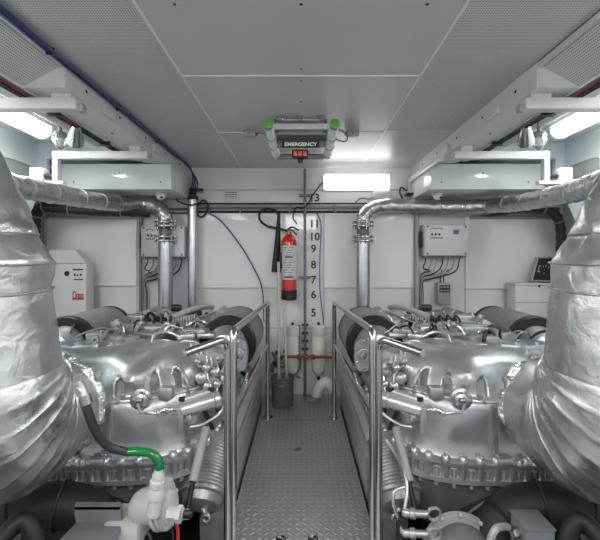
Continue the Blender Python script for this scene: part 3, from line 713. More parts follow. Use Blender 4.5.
# ------------------------------------------------------------------ engines
def engine(s, side):
    def E(px,py,Y): return V((s*(CX-px)/F*Y, Y, (CY-py)/F*Y))
    rnd = random.Random(11 if s < 0 else 23)
    t = thing('engine',(s*.93,2.4,ZB),'big silver marine diesel engine on the %s side of the aisle' % side,'engine')
    B = lambda mb,nm,m='engine',p=t,sm=True: mb.build(nm,m,p,sm)
    # --- bell housing
    cu, cy_, au, ay, ex = .93,2.10,.52,.42,3.2
    def outline(th, inset, zz=-.9):
        c_,s_ = math.cos(th),math.sin(th)
        e_ = ex+(2.0-ex)*min(1,max(0,(zz+.86)/.24))
        r = (abs(c_)**e_+abs(s_)**e_)**(-1/e_)
        ix = inset if inset < .1 else .1+(inset-.1)*.35
        return (cu-(au-ix)*r*c_, cy_-((ay-inset) if s_ > 0 else .12)*r*s_)       # th=0 inboard, th=90deg front
    prof = [(.12,-1.22),(.06,-1.10),(.035,-.965),(.004,-.955),(0,-.95),(0,-.93),(.016,-.925),(.016,-.885),(0,-.88),(-.004,-.872),(-.004,-.862),(.028,-.855),(.038,-.83),(.042,-.78),(.034,-.72),(.026,-.67),(.022,-.645),(.024,-.625),(.03,-.612),(.042,-.604),(.048,-.59),(.052,-.56),(.062,-.53),(.082,-.50),(.11,-.475),(.145,-.455),(.18,-.444),(.22,-.437),(.26,-.434),(.31,-.432),(.36,-.432),(.39,-.434)]
    mb = MB(); n = 160; rings = []
    for (ins,z) in prof:
        ring = []
        for k in range(n):
            th = 2*PI*k/n; i2 = ins
            if -.59 <= z <= -.436:
                w = 1-abs((z+.51)/.075); w = max(w,0); i2 += .030*w*math.sin(th*9+.6)+.035*w*noise.noise(V((th*3,z*8,s)))
            if -.84 <= z <= -.56:
                w = 1-abs((z+.70)/.14); w = max(w,0)
                i2 += -.022*w*math.exp(-((th-1.02)/.28)**2) + .012*w*math.exp(-((th-.55)/.15)**2)
            x_,y_ = outline(th,i2,z); ring.append(mb.bm.verts.new((s*x_,y_,z+.003*noise.noise(V((x_*9,y_*9,z*9)))+(.016*noise.noise(V((x_*7+s,y_*7,0))) if z > -.47 else 0))))
        rings.append(ring)
    for i in range(len(rings)-1):
        for k in range(n): mb.bm.faces.new((rings[i][k],rings[i][(k+1)%n],rings[i+1][(k+1)%n],rings[i+1][k]))
    mb.bm.faces.new(rings[0][::-1]); mb.bm.faces.new(rings[-1])
    house = B(mb,'bell_housing')
    # pockets cut into the shoulder
    mc = MB()
    for px,w_,zt_ in ((120,.019,-.522),(155,.0185,-.520),(179,.018,-.518),(90,.019,-.522)):
        best = min((abs(CX-F*outline(.2+k*.01,.05,-.58)[0]/outline(.2+k*.01,.05,-.58)[1]-px),.2+k*.01) for k in range(160))[1]
        p0_ = outline(best,.03,-.58); pa_ = outline(best-.01,.03,-.58); pb_ = outline(best+.01,.03,-.58)
        tg = V((s*(pb_[0]-pa_[0]),pb_[1]-pa_[1],0)).normalized(); nr = V((-tg.y,tg.x,0))
        if nr.y > 0: nr = -nr
        c_ = V((s*p0_[0],p0_[1],0)); hh_ = zt_+.597; arch = []
        for k in range(9):
            a_ = PI*k/8; arch.append(c_+tg*(w_*math.cos(a_))+V((0,0,zt_-w_*1.5+w_*1.5*math.sin(a_))))
        arch = [c_+tg*w_*1.05+V((0,0,-.597))]+arch+[c_-tg*w_*1.05+V((0,0,-.597))]
        arch = [p+nr*.12 for p in arch]
        mc.prism(arch,-nr*.178)
    cut = mc.build('cutter','engine2',t)
    bo = house.modifiers.new('b','BOOLEAN'); bo.object = cut; bo.operation = 'DIFFERENCE'; bo.solver = 'EXACT'
    bpy.context.view_layer.update()
    me = bpy.data.meshes.new_from_object(house.evaluated_get(bpy.context.evaluated_depsgraph_get()))
    house.modifiers.clear()
    if len(me.polygons) > 1000: house.data = me
    bpy.data.objects.remove(cut)
    # lugs under pockets and a ledge between them
    for th in (.62,.84,1.06,1.28,1.5,1.74):
        x_,y_ = outline(th,.03,-.62); d = V((x_-cu,y_-cy_,0)).normalized(); d.x *= s
        B(MB().lathe(V((s*x_,y_,-.645))-d*.008,(0,0,1),[(0,.008),(.01,.016),(.035,.019),(.04,.014),(.05,.013),(.054,.007)],14),'bolt_boss')
    ledge = []
    for k in range(24):
        th = .35+1.45*k/23; x_,y_ = outline(th,.030,-.61); ledge.append(V((s*x_,y_,-.612)))
    B(MB().sweep(catmull(ledge,3),.0075,8),'ledge')
    # flange bolts and ribs
    for k in range(17):
        th = .12+k*.125; x_,y_ = outline(th,.012)
        B(MB().lathe((s*x_,y_,-.935),(0,0,1),[(0,.012),(.01,.016),(.06,.016),(.07,.021),(.086,.021),(.10,.013),(.104,.004)],12),'bolt')
        x_,y_ = outline(th+.06,.014)
        B(MB().sweep([(s*x_,y_,-.972),(s*x_,y_,-.895)],.012,8),'rib')
    # vertical corner seam and rectangular cover panel beside it
    for px in (104,111): q = E(px,430,1.705); B(MB().box(q.x-.004,q.x+.004,q.y-.012,q.y+.03,-.90,-.62),'rib',sm=False)
    q = E(97,462,1.67); B(MB().box(q.x-.03,q.x+.03,q.y-.01,q.y+.04,q.z-.015,q.z+.015,bev=.005),'pad')
    # wavy raised weld line on top
    pts = [(150,352),(158,351),(166,355),(171,360),(178,364),(184,372),(188,382)]
    B(MB().tube([E(a_,b_+1,1.98-.018*i) + V((0,0,-.004)) for i,(a_,b_) in enumerate(pts)],.008,8),'bead')
    # --- block, sump, feet
    B(MB().box(s*.55,s*1.33,2.45,3.35,-1.15,-.50,bev=.03),'block','engine2')
    B(MB().prism([(s*.62,2.3,-1.1),(s*.80,2.3,-1.5),(s*1.08,2.3,-1.5),(s*1.26,2.3,-1.1)],(0,.95,0)),'sump','dark')
    for x_ in (.56,1.30):
        for y_ in (2.5,3.2): B(MB().box(s*(x_-.05),s*(x_+.05),y_-.06,y_+.06,ZB,-1.1,bev=.01),'mount','dark')
    # valve covers of the two banks
    for b_,x0 in ((0,.60),(1,1.26)):
        mb = MB(); sx = -1 if b_ == 0 else 1
        rotm = Matrix.Rotation(s*sx*.5,3,'Y')
        for k in range(3): mb.box(s*x0-.10,s*x0+.10,2.62+k*.27,2.86+k*.27,-.55,-.42,bev=.02,rot=rotm)
        B(mb,'valve_cover','engine2')
    # valley plate
    B(MB().box(s*.72,s*1.16,2.45,3.3,-.50,-.405,bev=.02),'intake_manifold')
    # --- air filters
    for idx,(u_,z_,y0,y1,r_) in enumerate(((.438,-.50,2.38,2.86,.168),(1.395,-.505,2.38,2.92,.168))):
        c0_ = V((s*u_,y0,z_)); prof_ = []
        L = y1-y0; prof_ = [(.035,r_*.97)]
        for k in range(1,72): prof_.append((.035+(L-.07)*k/72, r_-.005+.008*abs(math.sin(PI*k/6))))
        prof_ += [(L-.03,r_)]
        f = B(MB().lathe(c0_,(0,1,0),prof_,48),'air_filter','fabric')
        B(MB().lathe(c0_,(0,1,0),[(0,r_*.66),(-.006,r_*.70),(-.008,r_*.97),(.0,r_*1.015),(.03,r_*1.02),(.036,r_)],48),'end_ring','black',f)
        B(MB().lathe(c0_+V((0,L-.034,0)),(0,1,0),[(0,r_),(.004,r_*1.02),(.03,r_*1.02),(.034,r_*.9)],48),'end_ring','black',f)
        # intake bell in front of it
        B(MB().lathe(c0_+V((0,-.012,0)),(0,-1,0),[(0,r_*.69),(.01,r_*.69),(.03,r_*.62),(.06,r_*.55),(.10,r_*.45),(.12,r_*.2),(.125,.01)],36),'intake_bell')
    # inboard lozenge cover plate with centre bolt (compressor cover)
    ring = []
    q = V((s*.352,2.25,-.535))
    for k in range(32):
        th = 2*PI*k/32; e2 = lambda v: math.copysign(abs(v)**.7,v)
        ring.append(q+V((.050*e2(math.cos(th)),0,.092*e2(math.sin(th)))))
    B(MB().prism(ring,(0,.05,0)),'cover_plate')
    B(MB().hexb(q+V((0,0,0)),(0,-1,0),.018,.022),'bolt','steel')
    B(MB().torus(q+V((0,.0,0)),(0,1,0),.030,.006),'gasket_ring','engine2')
    for k in range(6):
        th = PI/6+k*PI/3; B(MB().hexb(q+V((.040*math.cos(th),0,.076*math.sin(th))),(0,-1,0),.007,.008),'bolt','steel')
    # intake duct: flattened elbow from the turbo to the housing
    B(MB().sweep(catmull([V((s*.44,2.22,-.56)),V((s*.47,2.12,-.50)),V((s*.51,2.04,-.49)),V((s*.54,2.02,-.56))],6),.034,18),'intake_duct','engine2')
    for k in range(5):
        q = E(190+5*k,345+2.5*k,2.02-.015*k); B(MB().torus(q+V((0,0,-.045)),(s*.9,-.45,.1),.052-.004*k,.006,20,8,(-.3,PI+.3)),'rim','engine' if k%2 else 'engine2')
    for k in range(10):
        q = E(rnd.uniform(190,224),rnd.uniform(352,400),rnd.uniform(1.93,2.02)); r_ = rnd.uniform(.010,.02)
        B(MB().lathe(q,(-s*rnd.uniform(.2,1),-1,rnd.uniform(-.3,.8)),[(0,r_),(.025,r_),(.028,r_*.7),(.045,r_*.7),(.05,r_*.3)],rnd.choice((6,12))),'fitting',rnd.choice(('engine','engine2','midgrey')))
    # turbo body under cover plate
    B(MB().lathe((s*.45,2.26,-.68),(0,1,0),[(0,.03),(.01,.07),(.05,.088),(.12,.09),(.17,.07),(.2,.04)],28),'turbocharger','engine2')
    B(MB().tube([(s*.44,2.24,-.60),(s*.42,2.2,-.68),(s*.43,2.18,-.78),(s*.46,2.2,-.9)],.03,14),'charge_pipe','engine2')
    B(MB().sweep([E(248,372,2.12),E(240,395,2.1)],.010,10),'stay','steel')
    # --- actuator cylinder with linkage
    a_,b_ = E(178,411,1.60),E(221,398,1.66); d = (b_-a_)
    B(MB().lathe(a_,d,[(0,.012),(.006,.024),(.012,.029),(d.length-.03,.029),(d.length-.025,.034),(d.length-.005,.034),(d.length,.02)],24),'actuator')
    a2_,b2_ = E(181,401,1.61),E(213,390.5,1.67); d2 = b2_-a2_
    act = B(MB().lathe(a2_,d2,[(0,.012),(.004,.016),(d2.length-.004,.016),(d2.length,.012)],16),'actuator_valve')
    for k in (.05,.95): q = a2_+d2*k; B(MB().box(q.x-.012,q.x+.012,q.y-.018,q.y-.004,q.z+.0,q.z+.018,bev=.003),'cap','black',act)
    B(MB().box(min(a_.x,a_.x-.02*s),max(a_.x,a_.x-.02*s)+.006,a_.y-.02,a_.y+.05,a_.z-.085,a_.z+.02,bev=.004),'mounting_plate','engine2')
    B(MB().lathe(E(193,412,1.66),(0,0,-1),[(0,.034),(.03,.034),(.04,.03),(.05,.012)],20),'filter_bowl','engine2')
    q = E(188,417,1.62); B(MB().lathe(q,(0,-1,0),[(0,.018),(.01,.018),(.014,.008)],14),'plug','engine')
    B(MB().tube([E(190,427,1.62),E(203,424,1.64),E(220,413,1.68),E(226,400,1.7)],.006,8),'oil_line','engine')
    # valve with lever on the housing face
    q = E(138,401,1.70)
    B(MB().lathe(q+V((0,.035,0)),(-.25*s,-1,0),[(0,.045),(.016,.045),(.022,.034),(.04,.03),(.05,.012)],24),'valve_disc')
    for k in range(5):
        th = k*2*PI/5; B(MB().hexb(q+V((.034*math.cos(th),.012,.034*math.sin(th))),(-.25*s,-1,0),.007,.010),'bolt','steel')
    p_ = q+V((-.0,-.02,.0))
    B(MB().sweep([p_+V((0,0,.01)),p_+V((-s*.03,-.03,-.03)),E(158,414,1.62)],.005,8),'lever','engine')
    B(MB().sweep([p_+V((-s*.01,-.02,.016)),p_+V((-s*.035,-.02,.016))],.011,12),'fitting','steel')
    B(MB().sweep([E(157,413,1.62),E(166,410,1.62),E(177,410,1.61)],.005,8),'rod','steel')
    for px,py in ((159,413),(168,410)): q = E(px,py,1.62); B(MB().lathe(q+V((0,.01,0)),(0,-1,0),[(0,.011),(.02,.011),(.024,.006)],12),'rod_end','engine')
    # cover plate on face right of valve
    q0,q1 = E(154,404,1.72),E(170,390,1.74); B(MB().box(min(q0.x,q1.x),max(q0.x,q1.x),1.765,1.82,q0.z,q1.z,bev=.008),'cover_plate')
    # --- bellows + bottom cap
    a_,b_ = E(214,440,2.0),E(201,503,1.78); d = b_-a_; L = d.length; pr = []
    for k in range(97): pr.append((L*k/96*.86,.100+.004*math.sin(k*PI/3)+.006*k/96))
    B(MB().lathe(a_,d,pr,40),'bellows','engine2')
    B(MB().lathe(a_+d*.86,d,[(0,.108),(.012,.108),(.016,.09),(.05,.082),(.06,.06),(.065,.01)],32),'bellows_cap','engine2')
    q = b_+V((s*-.035,-.05,-.035)); B(MB().torus(q,(0,1,0),.014,.007,20,8),'eye','engine')
    B(MB().cyl(q+V((0,.01,0)),b_,.014,n=10),'lug','engine')
    # grey strut crossing in front of the bellows
    B(MB().sweep([E(206,428,1.84),E(193,482,1.68)],.020,14),'strut','grey')
    B(MB().sweep([E(193,482,1.68),E(186,515,1.62)],.011,12),'strut_rod','dark')
    # --- long side casing beside the walkway
    mb = MB(); 
    mb.prism([(s*.345,2.08,-1.30),(s*.345,2.08,-1.035),(s*.355,2.08,-1.01),(s*.45,2.08,-.955),(s*.50,2.08,-.955),(s*.50,2.08,-1.30)],(0,1.42,0)); B(mb,'side_casing','side_casing',sm=False)
    B(MB().sweep([(s*.352,2.06,-1.005),(s*.352,3.5,-1.005)],.010,8),'casing_rim','engine')
    B(MB().sweep([(s*.405,2.06,-.972),(s*.405,3.5,-.972)],.010,8),'casing_rim','engine')
    B(MB().sweep([(s*.46,2.1,-.93),(s*.46,3.5,-.93)],.018,10),'coolant_pipe','side_casing')
    for k in range(8):
        y_ = 2.15+k*.19; B(MB().hexb((s*.44,y_,-.965),(-s*.3,0,1),.012,.016),'bolt','engine')
    B(MB().box(s*.335,s*.42,1.98,2.08,-1.12,-1.02,bev=.012),'casing_end','engine2')
    for dx,dz in ((.35,-1.03),(.40,-1.03),(.35,-1.10)): B(MB().hexb((s*dx,1.98,dz),(0,-1,0),.010,.014),'bolt','steel')
    B(MB().prism([(s*.335,1.80,-1.62),(s*.335,1.80,-1.16),(s*.345,2.1,-1.06),(s*.345,2.1,-1.62)],(s*.12,0,0)),'side_bracket','midgrey',sm=False)
    # --- pumps and boxes on the inboard flank
    for k in range(9):
        y_ = 2.3+.12*k; r_ = rnd.uniform(.02,.045); z_ = rnd.uniform(-.88,-.72)
        B(MB().lathe((s*rnd.uniform(.44,.52),y_,z_),(-s,rnd.uniform(-.4,.1),rnd.uniform(-.3,.5)),[(0,r_),(.04,r_),(.05,r_*.7),(.08,r_*.7),(.09,r_*.4)],14),'fitting','engine2')
    for k in range(7):
        y_ = 2.05+.17*k; p0_ = V((s*rnd.uniform(.40,.5),y_,rnd.uniform(-.9,-.72)))
        B(MB().tube([p0_,p0_+V((-s*.03,.06,rnd.uniform(.02,.1))),p0_+V((s*.03,.13,rnd.uniform(.05,.16))),p0_+V((s*.12,.2,rnd.uniform(.0,.2)))],rnd.choice((.006,.009,.013)),8),'fuel_line',rnd.choice(('engine','steel','dark')))
    B(MB().tube([E(186,350,1.98),E(192,372,1.95),E(198,395,1.93),E(212,428,1.95),E(214,450,1.95)],.010,8),'hose','dark')
    B(MB().tube([E(192,360,1.97),E(206,372,1.93),E(210,390,1.9),E(223,400,1.85)],.007,8),'hose','engine')
    B(MB().tube([E(212,356,2.0),E(217,365,1.98),E(217,388,1.93),E(210,402,1.9)],.009,8),'hose','steel')
    for (px,py,Y,r_) in ((200,378,1.95,.028),(207,386,1.93,.022),(214,372,1.97,.026),(197,362,1.98,.02),(216,384,1.92,.018),(205,368,1.96,.02),(211,395,1.9,.02),(222,378,2.0,.03)):
        q = E(px,py,Y); B(MB().lathe(q,(-.5*s,-1,.3),[(0,r_),(.03,r_),(.034,r_*.7),(.05,r_*.7),(.056,r_*.3)],rnd.choice((6,14))),'fitting',rnd.choice(('engine','engine2','engine')))
    B(MB().prism([E(190,352,1.97),E(202,352,1.97),E(208,362,1.97),E(196,390,1.97),E(190,384,1.97)],(0,.012,0)),'bracket','engine2',sm=False)
    B(MB().prism([E(196,356,1.95),E(215,352,1.95),E(226,356,1.95),E(210,370,1.95)],(0,.02,0)),'bracket','engine',sm=False)
    # --- clutter on top of the engine
    for k in range(4):
        q = E(148+8*k,322,2.62)+V((0,0,.0))
        f = B(MB().lathe(q+V((0,0,-.06)),(0,0,1),[(0,.024),(.05,.026),(.06,.022),(.085,.018),(.09,.008)],14),'injector_cap','dark')
        B(MB().torus(q+V((0,0,-.015)),(0,0,1),.024,.005,16,6),'collar','brass',f)
        B(MB().tube([q+V((0,0,.02)),q+V((0,-.03,.045)),q+V((.01,-.07,.02)),q+V((.015,-.09,-.06))],.006,8),'fuel_line','dark')
    B(MB().box(*(lambda p,q:(min(p.x,q.x),max(p.x,q.x),2.55,2.75,-.47,-.40))(E(143,0,2.6),E(176,0,2.6)),bev=.01),'injector_rail','engine2')
    for k in range(9):
        q = E(175+2.6*k,321-.4*k,2.6); B(MB().torus(q,(s*1,.2,0),.022,.006,16,6),'spring_coil','engine2')
    B(MB().tube([E(172,318,2.6),E(188,311,2.7),E(202,307,2.8),(E(212,307,2.95))],.02,10),'hose','grey')
    B(MB().tube([E(178,326,2.5),E(200,318,2.6),E(215,312,2.8)],.008,8),'fuel_line','steel')
    q = E(176,308,3.0); B(MB().lathe(q-V((.03,0,0)),(1,0,0),[(0,.028),(.06,.028),(.07,.018)],16),'coupling','black')
    q = E(190,311,2.8); B(MB().lathe(q-V((.03,0,0.02)),(1,.2,.1),[(0,.02),(.05,.024),(.09,.03),(.11,.02)],16),'coupling','dark')
    # big arched hose and hoop handles
    B(MB().tube([E(104,338,2.15),E(108,330,2.2),E(116,329,2.25),E(124,333,2.25),E(127,341,2.15)],.008,8),'hoop','engine')
    B(MB().tube([E(152,343,2.1),E(156,334,2.15),E(168,332,2.2),E(180,337,2.2)],.009,8),'hoop','engine')
    B(MB().tube([E(179,346,2.05),E(184,341,2.08),E(196,343,2.1),E(204,351,2.1)],.010,8),'hoop','engine')
    for (px,py,Y,w_,h_,m) in ((72,346,2.0,.06,.03,'engine'),(90,345,2.02,.05,.02,'engine'),(80,354,1.93,.045,.025,'engine'),(108,346,2.06,.028,.025,'engine'),(115,337,2.2,.06,.03,'engine2'),(128,338,2.2,.05,.03,'engine2'),(150,334,2.3,.08,.03,'engine2'),(138,317,2.7,.06,.04,'engine'),(130,325,2.5,.07,.03,'engine2'),(196,330,2.35,.07,.02,'engine2'),(185,335,2.25,.05,.025,'engine'),(206,334,2.3,.05,.02,'engine'),(98,334,2.2,.05,.03,'engine2'),(165,330,2.4,.06,.02,'engine2')):
        q = E(px,py,Y); rr_ = Matrix.Rotation(rnd.uniform(-.5,.5),3,'Z')
        B(MB().box(q.x-w_,q.x+w_,q.y-.04,q.y+.04,q.z-h_,q.z+h_*.4,bev=.008,rot=rr_),'bracket',m)
        B(MB().hexb(q+V((w_*.5,-.01,h_*.4)),(0,0,1),.010,.012),'bolt','steel')
    for k in range(22):
        px = rnd.uniform(66,215); Y = rnd.uniform(2.08,2.3) if px < 130 else rnd.uniform(2.1,2.9); z_ = -.435+rnd.uniform(0,.03)
        q = V((s*(CX-px)/F*Y,Y,z_)); d_ = V((rnd.uniform(-.14,.14),rnd.uniform(-.1,.2),0))
        B(MB().tube([q,q+d_*.3+V((0,0,rnd.uniform(.01,.045))),q+d_*.7+V((0,0,rnd.uniform(.01,.05))),q+d_],rnd.choice((.005,.007,.011)),8,5),'fuel_line',rnd.choice(('engine','steel','engine2','dark')))
    for k in range(14):
        px = rnd.uniform(120,215); Y = rnd.uniform(2.3,3.0); q = V((s*(CX-px)/F*Y,Y,-.43)); r_ = rnd.uniform(.012,.028)
        B(MB().lathe(q,(rnd.uniform(-.6,.6),rnd.uniform(-.6,.2),1),[(0,r_),(.03,r_),(.035,r_*.7),(.06,r_*.7),(.064,r_*.3)],rnd.choice((6,12))),'fitting',rnd.choice(('engine','engine2','steel','dark')))
    # reduction gear / shaft drive in the dark below
    B(MB().lathe((s*.92,1.95,-1.30),(0,-1,0),[(0,.34),(.12,.34),(.16,.31),(.24,.30),(.26,.25),(.30,.24),(.32,.12)],48),'gear_case','dark')
    for r_,y_ in ((.30,1.705),(.245,1.68),(.335,1.83)): B(MB().torus((s*.92,y_,-1.30),(0,1,0),r_,.006,56,8),'rim','midgrey')
    for k in range(10):
        th = PI*k/9; B(MB().hexb((s*.92+.275*math.cos(th),1.71,-1.30+.275*math.sin(th)),(0,-1,0),.012,.016),'bolt','midgrey')
    return E
EL = engine(-1,'left'); ER = engine(1,'right')

# ------------------------------------------------------------------ insulated exhaust risers
def exhaust(s, side, dx=0):
    t = thing('exhaust_pipe',(s*1.06,1.28,-.7),'huge foil-lagged exhaust elbow rising at the %s edge' % side,'exhaust pipe')
    cx = 1.06+dx; cyy = 1.28
    # vertical sections, each a jacket of its own
    def md(i,th,p,nrm): return .016*noise.noise(p*3.6)+.008*noise.noise(p*11)+.003*noise.noise(p*28)
    def col_(zs,rs,name,xo=None,sub=5):
        pts = []; r2 = []
        for i in range(len(zs)-1):
            for k in range(sub):
                f = k/sub; pts.append(V((s*((xo[i]*(1-f)+xo[i+1]*f) if xo else cx),cyy,zs[i]*(1-f)+zs[i+1]*f))); r2.append(rs[i]*(1-f)+rs[i+1]*f)
        pts.append(V((s*(xo[-1] if xo else cx),cyy,zs[-1]))); r2.append(rs[-1])
        return MB().sweep(pts,r2,72,mod=md).build(name,'foil',t)
    col_([.62,.42,.30,.20,.13,.085,.04],[.12,.13,.135,.145,.165,.180,.181],'upper_jacket',[cx+.16,cx+.10,cx+.055,cx+.025,cx+.005,cx,cx])
    col_([.083,.07,.03,-.0,-.012],[.180,.186,.212,.228,.232],'shoulder_jacket')
    col_([-.012,-.05,-.098],[.233,.234,.232],'collar_jacket')
    for z_,r_,am in ((.084,.181,.003),(-.012,.234,.003),(-.10,.234,.004)):
        pts = []
        for k in range(61):
            th = 2*PI*k/60; q = V((s*cx+math.cos(th)*r_,cyy+math.sin(th)*r_,z_+am*math.sin(th*3)))
            pts.append(q+V((math.cos(th),math.sin(th),0))*(.016*noise.noise(q*3.6)+.001))
        MB().sweep(pts,.0042,8).build('wire_seam','seam',t)
    # elbow
    pts = [V((s*cx,cyy,-.102)),V((s*cx,cyy,-.2)),V((s*(cx-.002),cyy,-.3)),V((s*(cx-.004),cyy,-.39))]; rs = [.232,.238,.246,.252]
    R_ = .20; fx = cx-.05; N = 72
    for k in range(1,N+1):
        a_ = PI/2*k/N; pts.append(V((s*(cx-.004+(fx-cx+.004)*k/N),cyy+R_*(1-math.cos(a_)),-.39-R_*math.sin(a_)))); rs.append(.252+.018*math.sin(PI*k/N)-.034*(k/N)**2)
    pts.append(V((s*fx,cyy+R_+.05,-.59))); rs.append(.215); pts.append(V((s*fx,cyy+R_+.11,-.59))); rs.append(.212); pts.append(V((s*fx,cyy+R_+.145,-.59))); rs.append(.205)
    # densify top
    def me_(i,th,p,nrm):
        v = .010*noise.noise(p*3.6)+.005*noise.noise(p*11)+.003*noise.noise(p*26)
        if i > 4:
            f = (i-4)/N; ph = f*15.0+1.5*f*f+.30*noise.noise(V((p.x*2,p.y*2,1)))
            v += (.0075*(1-abs(math.sin(ph*PI/2))**.4)-.002)*min(1,max(0,f)*6)
        return v
    top = []; tr = []
    for k in range(9): f = k/9; top.append(pts[0].lerp(pts[3],f)); tr.append(rs[0]+(rs[3]-rs[0])*f)
    off0 = len(top)-3
    def me2(i,th,p,nrm): return me_(i-off0,th,p,nrm)
    MB().sweep(top+pts[3:],tr+rs[3:],96,mod=me2).build('elbow_jacket','foil',t)
    # crumpled foil collar by the housing
    base = V((s*fx,cyy+R_+.115,-.59)); rings = []
    mb = MB(); path = [base+V((0,.028*k/3.0,0)) for k in range(7)]
    mb.sweep(path,[.205,.214,.218,.217,.212,.205,.195],110,mod=lambda i,th,p,nrm: .016*noise.noise(p*24)+.010*noise.noise(p*55)).build('foil_collar','crumple',t)
    for k in range(8):
        th = 2*PI*k/8+.3; MB().hexb(base+V((.19*math.cos(th),.055,.19*math.sin(th))),(0,1,0),.013,.03).build('bolt','engine2',t)
    return t
exhaust(-1,'left'); exhaust(1,'right',.012)

# ------------------------------------------------------------------ left extras: hose, white pump, grey bracket
t = thing('coolant_hose',P(160,468,1.38),'black hose with a bright green end running from the left exhaust to the white pump','hose')
MB().sweep(catmull([P(84,394,1.30),P(88,412,1.30),P(97,433,1.32),P(110,447,1.35),P(127,452,1.38)],8),.0145,16).build('rubber','rubber',t)
MB().sweep(catmull([P(127,452,1.38),P(140,451.5,1.39),P(152,454,1.39),P(158.5,461,1.39),P(159.5,469,1.39)],8),.0150,16).build('green_end','deepgreen',t)
MB().sweep([P(78,382,1.30),P(81,389,1.30),P(85,398,1.30)],.0165,14).build('fitting','seam',t)
MB().sweep([P(84.5,395,1.30),P(87,404,1.30)],.0185,14).build('clamp','steel',t)
t = thing('sea_water_pump',P(150,560,1.45),'white cast pump with round cover under the green hose end','pump')
q = P(155,514,1.42)
MB().lathe(V((q.x-.115,1.50,q.z-.03)),(1,-.08,.20),[(0,.03),(.02,.052),(.04,.062),(.10,.066),(.105,.088),(.118,.088),(.119,.080),(.124,.080),(.125,.088),(.138,.088),(.142,.075),(.146,.045),(.165,.04),(.17,.02)],40).build('body','pump',t)
for k in range(8):
    a_,b_,d_ = basis((1,-.08,.20)); c_ = V((q.x-.115,1.50,q.z-.03))+V((1,-.08,.20)).normalized()*.134; th = 2*PI*k/8
    MB().hexb(c_+(a_*math.cos(th)+b_*math.sin(th))*.079,d_,.008,.012).build('bolt','pump',t)
z0 = P(159,469,1.39)
MB().lathe(z0,(-.12,.02,-1),[(0,.014),(.012,.016),(.02,.021),(.035,.021),(.04,.026),(.06,.026),(.065,.022),(.08,.030),(.10,.030),(.105,.024),(.16,.026)],20).build('outlet','pump',t)
MB().lathe(P(168,514,1.38),(1,-.1,.05),[(0,.022),(.03,.022),(.032,.028),(.05,.028),(.052,.016),(.075,.016)],6).build('nozzle','pump',t)
MB().lathe(P(184,514,1.36),(1,-.1,.05),[(0,.014),(.025,.014),(.03,.008)],12).build('plug','black',t)
MB().box(q.x-.20,q.x-.06,1.42,1.58,q.z-.14,q.z-.05,bev=.02).build('foot','pump',t)
MB().cyl((q.x-.12,1.5,q.z-.1),(q.x-.12,1.5,ZB),.05,n=20).build('pedestal','dark',t)
cable('hose',[P(176,521,1.38),P(178,535,1.40),P(176,560,1.42)],.006,'red','short red hose hanging beside the white pump')
# grey angled bracket
t = thing('bracket_plate',P(98,540,1.5),'grey folded metal plate sloping up from the dark bilge at lower left','bracket')
A = [P(40,560,1.20),P(108,560,1.20),P(122,523,1.46),P(76,523,1.46)]
MB().prism(A,(0,.012,-.012)).build('plate','slate',t,False)
MB().prism([P(76,523,1.46),P(122,523,1.46),P(120,507,1.46),P(74,507,1.46)],(0,.012,0)).build('upstand','slate',t,False)
MB().prism([P(74,507,1.46),P(120,507,1.46),P(121,502,1.49),P(76,502,1.49)],(0,.0,-.01)).build('lip','slate',t,False)
a_ = P(98,525,1.48); MB().box(a_.x-.03,a_.x+.03,1.49,1.53,ZB,a_.z,bev=.004).build('support','dark',t)
# right extras: valve box, conduit
t = thing('terminal_box',P(530,540,1.45),'grey rectangular terminal box in the bilge at lower right','box')
q = V((.84,1.45,-1.0))
MB().box(.79,.89,1.40,1.51,-1.06,-.95,bev=.004).build('case','slate',t)
MB().box(.787,.893,1.397,1.513,-.95,-.942,bev=.002).build('lid','slate',t)
MB().lathe((.79,1.45,-.985),(-1,-.1,0),[(0,.018),(.014,.018),(.016,.023),(.03,.023),(.034,.014)],6).build('gland','steel',t)
MB().cyl((q.x,1.48,q.z-.08),(q.x,1.48,ZB),.03,n=12).build('post','dark',t)
cable('conduit',[P(508,527,1.44),P(503,526.5,1.42),P(495,530,1.38),P(489,545,1.38),P(486,570,1.40)],.0125,'grey','pale grey conduit looping down from the lower right terminal box')
# right hose fittings with eye rings
t = thing('hose_manifold',P(400,540,1.6),'pair of hose fittings ending in ring terminals beside the right handrail foot','fittings')
for k,(yy) in enumerate((513,533)):
    a_ = P(402,yy,1.55); b_ = P(428,yy+1,1.52); d = b_-a_
    MB().lathe(a_,d,[(0,.010),(.01,.016),(.03,.016),(.032,.02),(.05,.02),(.052,.014),(d.length,.012)],12).build('fitting','engine',t)
    MB().torus(P(434,yy+1,1.52),(0,1,.1),.024,.006,28,8).build('ring','engine',t)
MB().tube([P(386,440,1.78),P(396,455,1.72),P(405,475,1.62),P(407,492,1.58),P(404,512,1.55)],.008,10).build('hose','engine',t)
MB().tube([P(405,487,1.58),P(395,491,1.57),P(393,503,1.56),P(399,520,1.56),P(402,533,1.55)],.007,10).build('hose','engine',t)
MB().box(*(lambda p:(p.x-.02,p.x+.02,1.55,1.59,ZB,p.z+.1))(P(402,540,1.57)),bev=.004).build('post','dark',t)
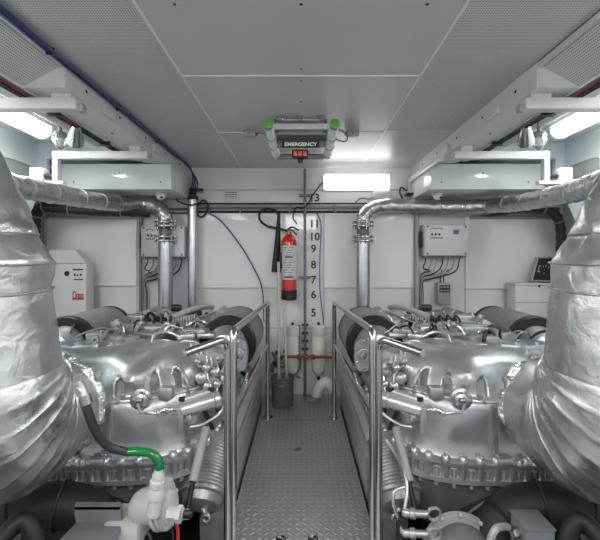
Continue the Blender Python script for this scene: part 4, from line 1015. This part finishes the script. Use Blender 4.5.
# dark pipes in the bilge under both engines
for s,side in ((-1,'left'),(1,'right')):
    def E(px,py,Y): return V((s*(CX-px)/F*Y,Y,(CY-py)/F*Y))
    t = thing('bilge_pipe',E(50,540,1.6),'large dark pipe bend in the bilge below the %s engine' % side,'pipe')
    path = catmull([E(-60,545,1.5),E(0,515,1.55),E(50,505,1.6),E(90,512,1.62),E(112,545,1.6),E(118,590,1.6)],8)
    MB().sweep(path,.085,24).build('bend','dark',t)
    for k in (10,18,26,33): 
        if k+1 < len(path): MB().torus(path[k],path[k+1]-path[k-1],.087,.007,28,8).build('flange','dark',t)
    pth = catmull([E(0,540,1.35),E(22,520,1.4),E(38,545,1.4),E(42,590,1.4)],8)
    MB().sweep(pth,.03,14).build('branch','dark',t)
t = thing('flange_cover',P(460,540,1.5),'round grey flanged cover low in the bilge left of the terminal box','flange')
c_ = P(464,560,1.55)
MB().lathe(c_,(-.2,-1,.75),[(0,.16),(.02,.16),(.025,.12),(.05,.115),(.08,.09),(.10,.05),(.105,.01)],48).build('cover','midgrey',t)
MB().torus(c_+V((0,-.01,.012)),(-.2,-1,.75),.14,.008,40,8).build('rim','grey',t)
for k in range(12):
    a_,b_,d_ = basis((-.2,-1,.75)); th = 2*PI*k/12
    MB().hexb(c_+(a_*math.cos(th)+b_*math.sin(th))*.145+d_*.02,d_,.009,.012).build('bolt','grey',t)
MB().cyl(c_,(c_.x,c_.y+.1,ZB),.06,n=16).build('stub','dark',t)

# ------------------------------------------------------------------ light, camera, view
for s in (-1,1):
    area('tube_light',(s*1.66,1.9,ZC-.075),.10,1.3,13,(0,0,0))
    area('overhead_fill',(s*1.1,.5,ZC-.12),.25,1.0,12,(0,0,0))  # added fill pair above the frame for general light, no fixture there
    area('flank_fill',(s*1.66,-.2,ZC-.08),.12,1.3,12,(0,0,0))  # unseen fill added in line with the tube lamps, no fixture built
area('wall_light',(P(356,182,YW).x,YW-.10,P(0,182,YW).z),.6,.12,2.0,(math.radians(-50),0,0))
area('aisle_fill',(0,-.5,ZC-.08),.6,.5,26,(math.radians(35),0,0))  # added fill behind the camera, tilted forward down the aisle, no lamp there
w = bpy.data.worlds.new('world'); bpy.context.scene.world = w; w.use_nodes = True
w.node_tree.nodes['Background'].inputs[0].default_value = (.93,.96,1,1); w.node_tree.nodes['Background'].inputs[1].default_value = .55
cam = bpy.data.cameras.new('camera'); co = bpy.data.objects.new('camera',cam); col.objects.link(co)
co.location = (0,0,H); co.rotation_euler = (PI/2,0,0)
cam.sensor_width = 36; cam.sensor_fit = 'HORIZONTAL'; cam.lens = F*36/600; cam.clip_start = .02
cam.shift_x = -1/600; cam.shift_y = -10/600
sc = bpy.context.scene; sc.camera = co
sc.view_settings.view_transform = 'Standard'; sc.view_settings.look = 'None'; sc.view_settings.gamma = 1; sc.view_settings.use_curve_mapping = False
sc.view_settings.exposure = 0.12
